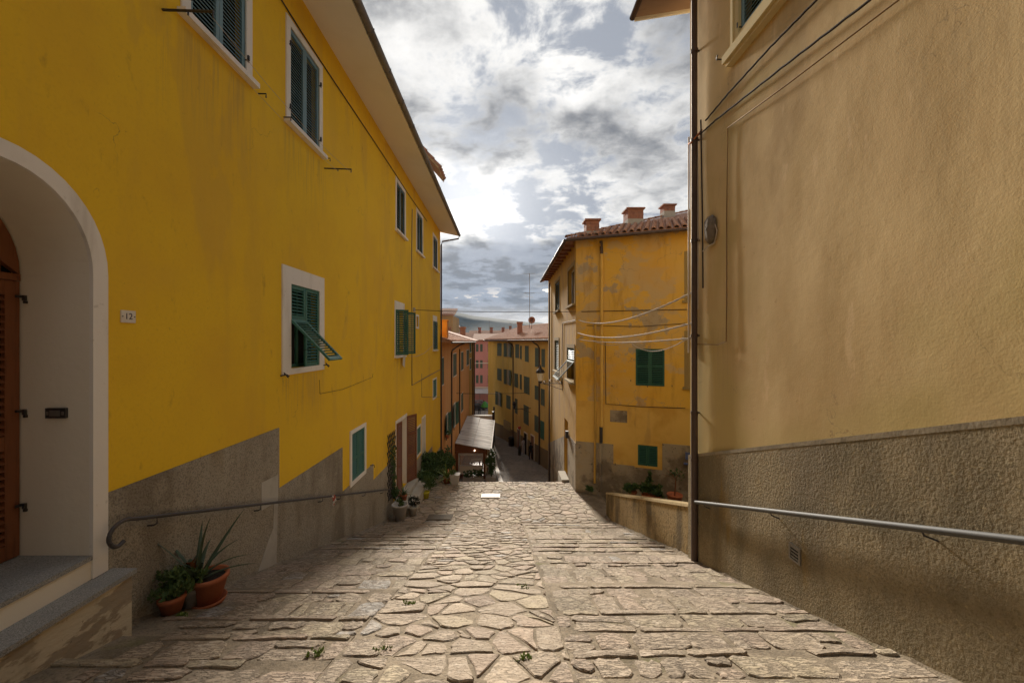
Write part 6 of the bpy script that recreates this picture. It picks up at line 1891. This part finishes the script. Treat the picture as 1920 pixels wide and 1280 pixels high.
# trellis with leaves beside the brown door
t = thing('wall_trellis', LW.at(13.0, -5.3, .03), 'dark diamond trellis with a climbing plant left of the brown door', 'trellis')
mb = MB(); a0, a1, b0, b1 = 12.45, 13.42, -5.05, -2.95
for k in range(-12, 12):
    for s_ in (1, -1):
        pts = []
        for i in range(21):
            v = b0 + (b1 - b0) * i / 20; u = (a0 + a1) / 2 + k * .17 + s_ * (v - (b0 + b1) / 2) * .55
            if a0 <= u <= a1: pts.append(LW.at(u, v, .03 + .006 * s_))
        if len(pts) > 1: mb.tube([pts[0], pts[-1]], .012, 5)
mb.build('lattice', m_iron, t, kind='stuff')
mb = MB(); foliage(mb, LW.at(13.0, -4.2, .06), (.05, .42, 1.0), 190, .10, 22); foliage(mb, LW.at(13.1, -5.0, .12), (.10, .3, .35), 200, .10, 9); mb.build('vine', m_leafdk, t, kind='stuff')
# planters and climbing flowers at the verandah
for x0, x1, lab in ((-3.05, -2.40, 'left white flower box under the verandah window'), (-2.36, -1.62, 'right white flower box under the verandah window')):
    t = thing('flower_box', ((x0 + x1) / 2, 28.75, -9.95), lab, 'flower box', 'flower boxes of the verandah')
    z = -10.0
    mb = MB(); mb.box(x0, x1, 28.55, 28.95, z - .35, z + .27); mb.build('planter', m_whitepot, t)
    mb = MB(); foliage(mb, ((x0 + x1) / 2, 28.75, z + .48), ((x1 - x0) * .55, .3, .28), 620, .12, 16); mb.build('foliage', m_leafdk, t, kind='stuff')
    for k in range(4):
        mb = MB(); p = V3((x0 + (x1 - x0) * random.random(), 28.45, z + random.uniform(.35, .75)))
        mb.lathe(p, [(0, -.02), (.045, .0), (.06, .03), (.02, .05), (0, .05)], 7); mb.build('flower', m_petal, t)
t = thing('climbing_plant', (-1.05, 28.7, -10), 'tall dark climbing plant with white flowers at the street corner of the verandah', 'climbing plant')
mb = MB(); mb.box(-1.40, -.72, 28.45, 28.95, -10.4, -9.72); mb.build('planter', m_whitepot, t)
mb = MB(); foliage(mb, (-1.05, 28.7, -8.75), (.36, .34, .98), 1500, .13, 30); mb.build('foliage', m_leafdk, t, kind='stuff')
mb = MB(); mb.tube([(-1.0, 28.7, -9.8), (-1.05, 28.7, -8.2)], .03, 6); mb.build('stem', m_wood, t)
for k in range(6):
    mb = MB(); p = V3((-1.05 + random.uniform(-.3, .3), 28.34, -8.75 + random.uniform(-.8, .8))); mb.lathe(p, [(0, -.02), (.05, .0), (.07, .03), (.02, .05), (0, .05)], 7); mb.build('flower', m_petal, t)
tag_ = MB(); tag_.tube([(-.74, 28.7, -10.1), (-.74, 28.7, -8.1)], .025, 6); tag(tag_.build('pale_post', m_plate), 'thin pale post at the outer side of the climbing plant', 'post')
# pots at the foot of the corner house
for (px, dep, r, h, lab, mt, kind_) in ((1186, 14.4, .15, .22, 'small pot with a green plant left of the row under the corner house', m_leafdk, 'bush'),
                                        (1213, 14.0, .17, .22, 'terracotta pot with upright green stems in the middle under the corner house', m_leafdk, 'tall'),
                                        (1228, 13.8, .17, .22, 'terracotta pot with a low green plant right of the upright stems', m_leafdk, 'bush'),
                                        (1265, 13.4, .24, .42, 'large terracotta pot with a bare stemmed bush beside the tan corner', m_leafdk, 'stem')):
    x = (px - CX) / F * dep; z = {1186: -5.62, 1213: -5.58, 1228: -5.55, 1265: -5.55}[px]
    t = potted('potted_plant', (x, dep, z), lab, 'pots under the corner house')
    mb = MB(); mb.box(x - r, x + r, dep - r, dep + r, -5.95, z - .001); mb.build('stand', m_cement, t)
    pot(t, (x, dep, z), r * .72, r, h, m_terra, .015, 18)
    mb = MB()
    if kind_ == 'bush': foliage(mb, (x, dep, z + h + .12), (.28, .26, .22), 420, .12, 10)
    elif kind_ == 'tall': foliage(mb, (x, dep, z + h + .15), (.24, .22, .2), 320, .12, 9); foliage(mb, (x + .08, dep, z + h + .48), (.07, .07, .30), 160, .11, 7)
    else:
        foliage(mb, (x, dep, z + h + .62), (.30, .25, .28), 70, .09, 9)
        s_ = MB(); s_.tube([(x, dep, z + h - .05), (x + .05, dep, z + h + .6), (x, dep, z + h + .8)], [.022, .016, .008], 6)
        for k in range(6): s_.tube([(x + .03, dep, z + h + .5), (x + random.uniform(-.4, .4), dep + random.uniform(-.2, .2), z + h + random.uniform(.6, .9))], .006, 5)
        s_.build('stem', m_wood, t)
    mb.build('foliage', mt, t, kind='stuff')
# weeds at the downpipe of the corner house
mb = MB(); foliage(mb, (3.3, 15.35, -5.72), (.18, .16, .16), 160, .09, 7); tag(mb.build('weed_clump', m_leafdk), 'dark weed clump at the foot of the corner house drainpipes', 'weed')
# blue thing on the wall by the tan corner
p = FP(1285, 853); mb = MB(); mb.wbox(RF, p[0], p[0] + .22, p[1] - .12, p[1] + .12, .025, .10); mb.wbox(RF, p[0] - .06, p[0] + .3, p[1] - .30, p[1] - .26, .025, .16)
tag(mb.build('wall_shelf', M('blue_enamel', (.10, .14, .30), .4)), 'small blue fitting on the plinth of the corner house beside the tan corner', 'wall fitting')

# ground fittings
def plate(px, py, w, l, mat, name, label, zoff=.018):
    x, d = on_street(px, py); z = prof(d); s_ = -.107 if d > 12.3 else -.332
    t = thing(name, (x, d, z), label, 'manhole cover')
    mb = MB(); mb.hexa([(x - w / 2, d - l / 2, z - s_ * l / 2 - .05), (x + w / 2, d - l / 2, z - s_ * l / 2 - .05), (x + w / 2, d + l / 2, z + s_ * l / 2 - .05), (x - w / 2, d + l / 2, z + s_ * l / 2 - .05),
                        (x - w / 2, d - l / 2, z - s_ * l / 2 + zoff), (x + w / 2, d - l / 2, z - s_ * l / 2 + zoff), (x + w / 2, d + l / 2, z + s_ * l / 2 + zoff), (x - w / 2, d + l / 2, z + s_ * l / 2 + zoff)])
    mb.build('frame', mat, t)
    for k in range(2):
        mb = MB(); xa = x - w / 2 + .03 + k * (w - .06) / 2 + .005; xb = xa + (w - .06) / 2 - .01
        q = lambda xx, yy, o: (xx, yy, z + s_ * (yy - d) + o)
        ya, yb = d - l / 2 + .03, d + l / 2 - .03
        mb.hexa([q(xa, ya, zoff), q(xb, ya, zoff), q(xb, yb, zoff), q(xa, yb, zoff), q(xa, ya, zoff + .008), q(xb, ya, zoff + .008), q(xb, yb, zoff + .008), q(xa, yb, zoff + .008)]); mb.build('lid', mat, t)
plate(825, 970, .78, .52, m_passage, 'drain_cover', 'dark sunken manhole cover in the shaded left of the landing', .026)
plate(920, 930, .72, .55, m_plate, 'stone_cover', 'pale square cover plate in the sunlit landing', .030)

# ------------------------------------------------------------------ hills and air
mb = MB(); n = 60; pts = []
HPX = [(-400, 470), (400, 560), (760, 575), (835, 584), (850, 583), (868, 588), (885, 592), (905, 594), (930, 597), (955, 600), (985, 603), (1030, 607), (1100, 612), (1300, 604), (1700, 590), (2300, 560)]
def hill_y(px):
    for (a, ya), (b, yb) in zip(HPX, HPX[1:]):
        if px <= b: return ya + (yb - ya) * (px - a) / (b - a)
    return HPX[-1][1]
HD = 2600.0
cols = frange(-400, 2300, 9)
for px in cols:
    x = (px - CX) / F * HD
    top = (CY - hill_y(px)) / F * HD + 5 * noise.noise(V3((px * .05, 0, 0)))
    for k in range(8):
        t = k / 7.0
        d = HD - 700 + 700 * t
        zz_ = -16 + (top * d / HD + 16) * (t ** 1.15) + (22 * noise.noise(V3((x * .006, d * .006, 2))) * t * (1 - t) * 2)
        pts.append((x * d / HD, d, zz_))
    pts.append((x * 1.25, HD + 900, -16))
fs = []; m8 = 9
for i in range(len(cols) - 1):
    for k in range(m8 - 1): fs.append((i * m8 + k, (i + 1) * m8 + k, (i + 1) * m8 + k + 1, i * m8 + k + 1))
mb.add(pts, fs, True)
mb.build('hills', m_hill, None, origin=(0, HD, 0), kind='structure')
HAZE = True
if HAZE:
    mh = bpy.data.materials.new('haze_air'); mh.use_nodes = True; t_ = mh.node_tree; t_.nodes.clear()
    pv = t_.nodes.new('ShaderNodeVolumePrincipled'); pv.inputs['Color'].default_value = (.42, .66, 1.0, 1); pv.inputs['Density'].default_value = .000035; pv.inputs['Anisotropy'].default_value = 0.0
    ot = t_.nodes.new('ShaderNodeOutputMaterial'); t_.links.new(pv.outputs[0], ot.inputs['Volume'])
    mb = MB(); mb.box(-3300, 3300, -70, 5200, -18, 620); hz_o = mb.build('haze', mh, None, origin=(0, 0, -18), kind='stuff')
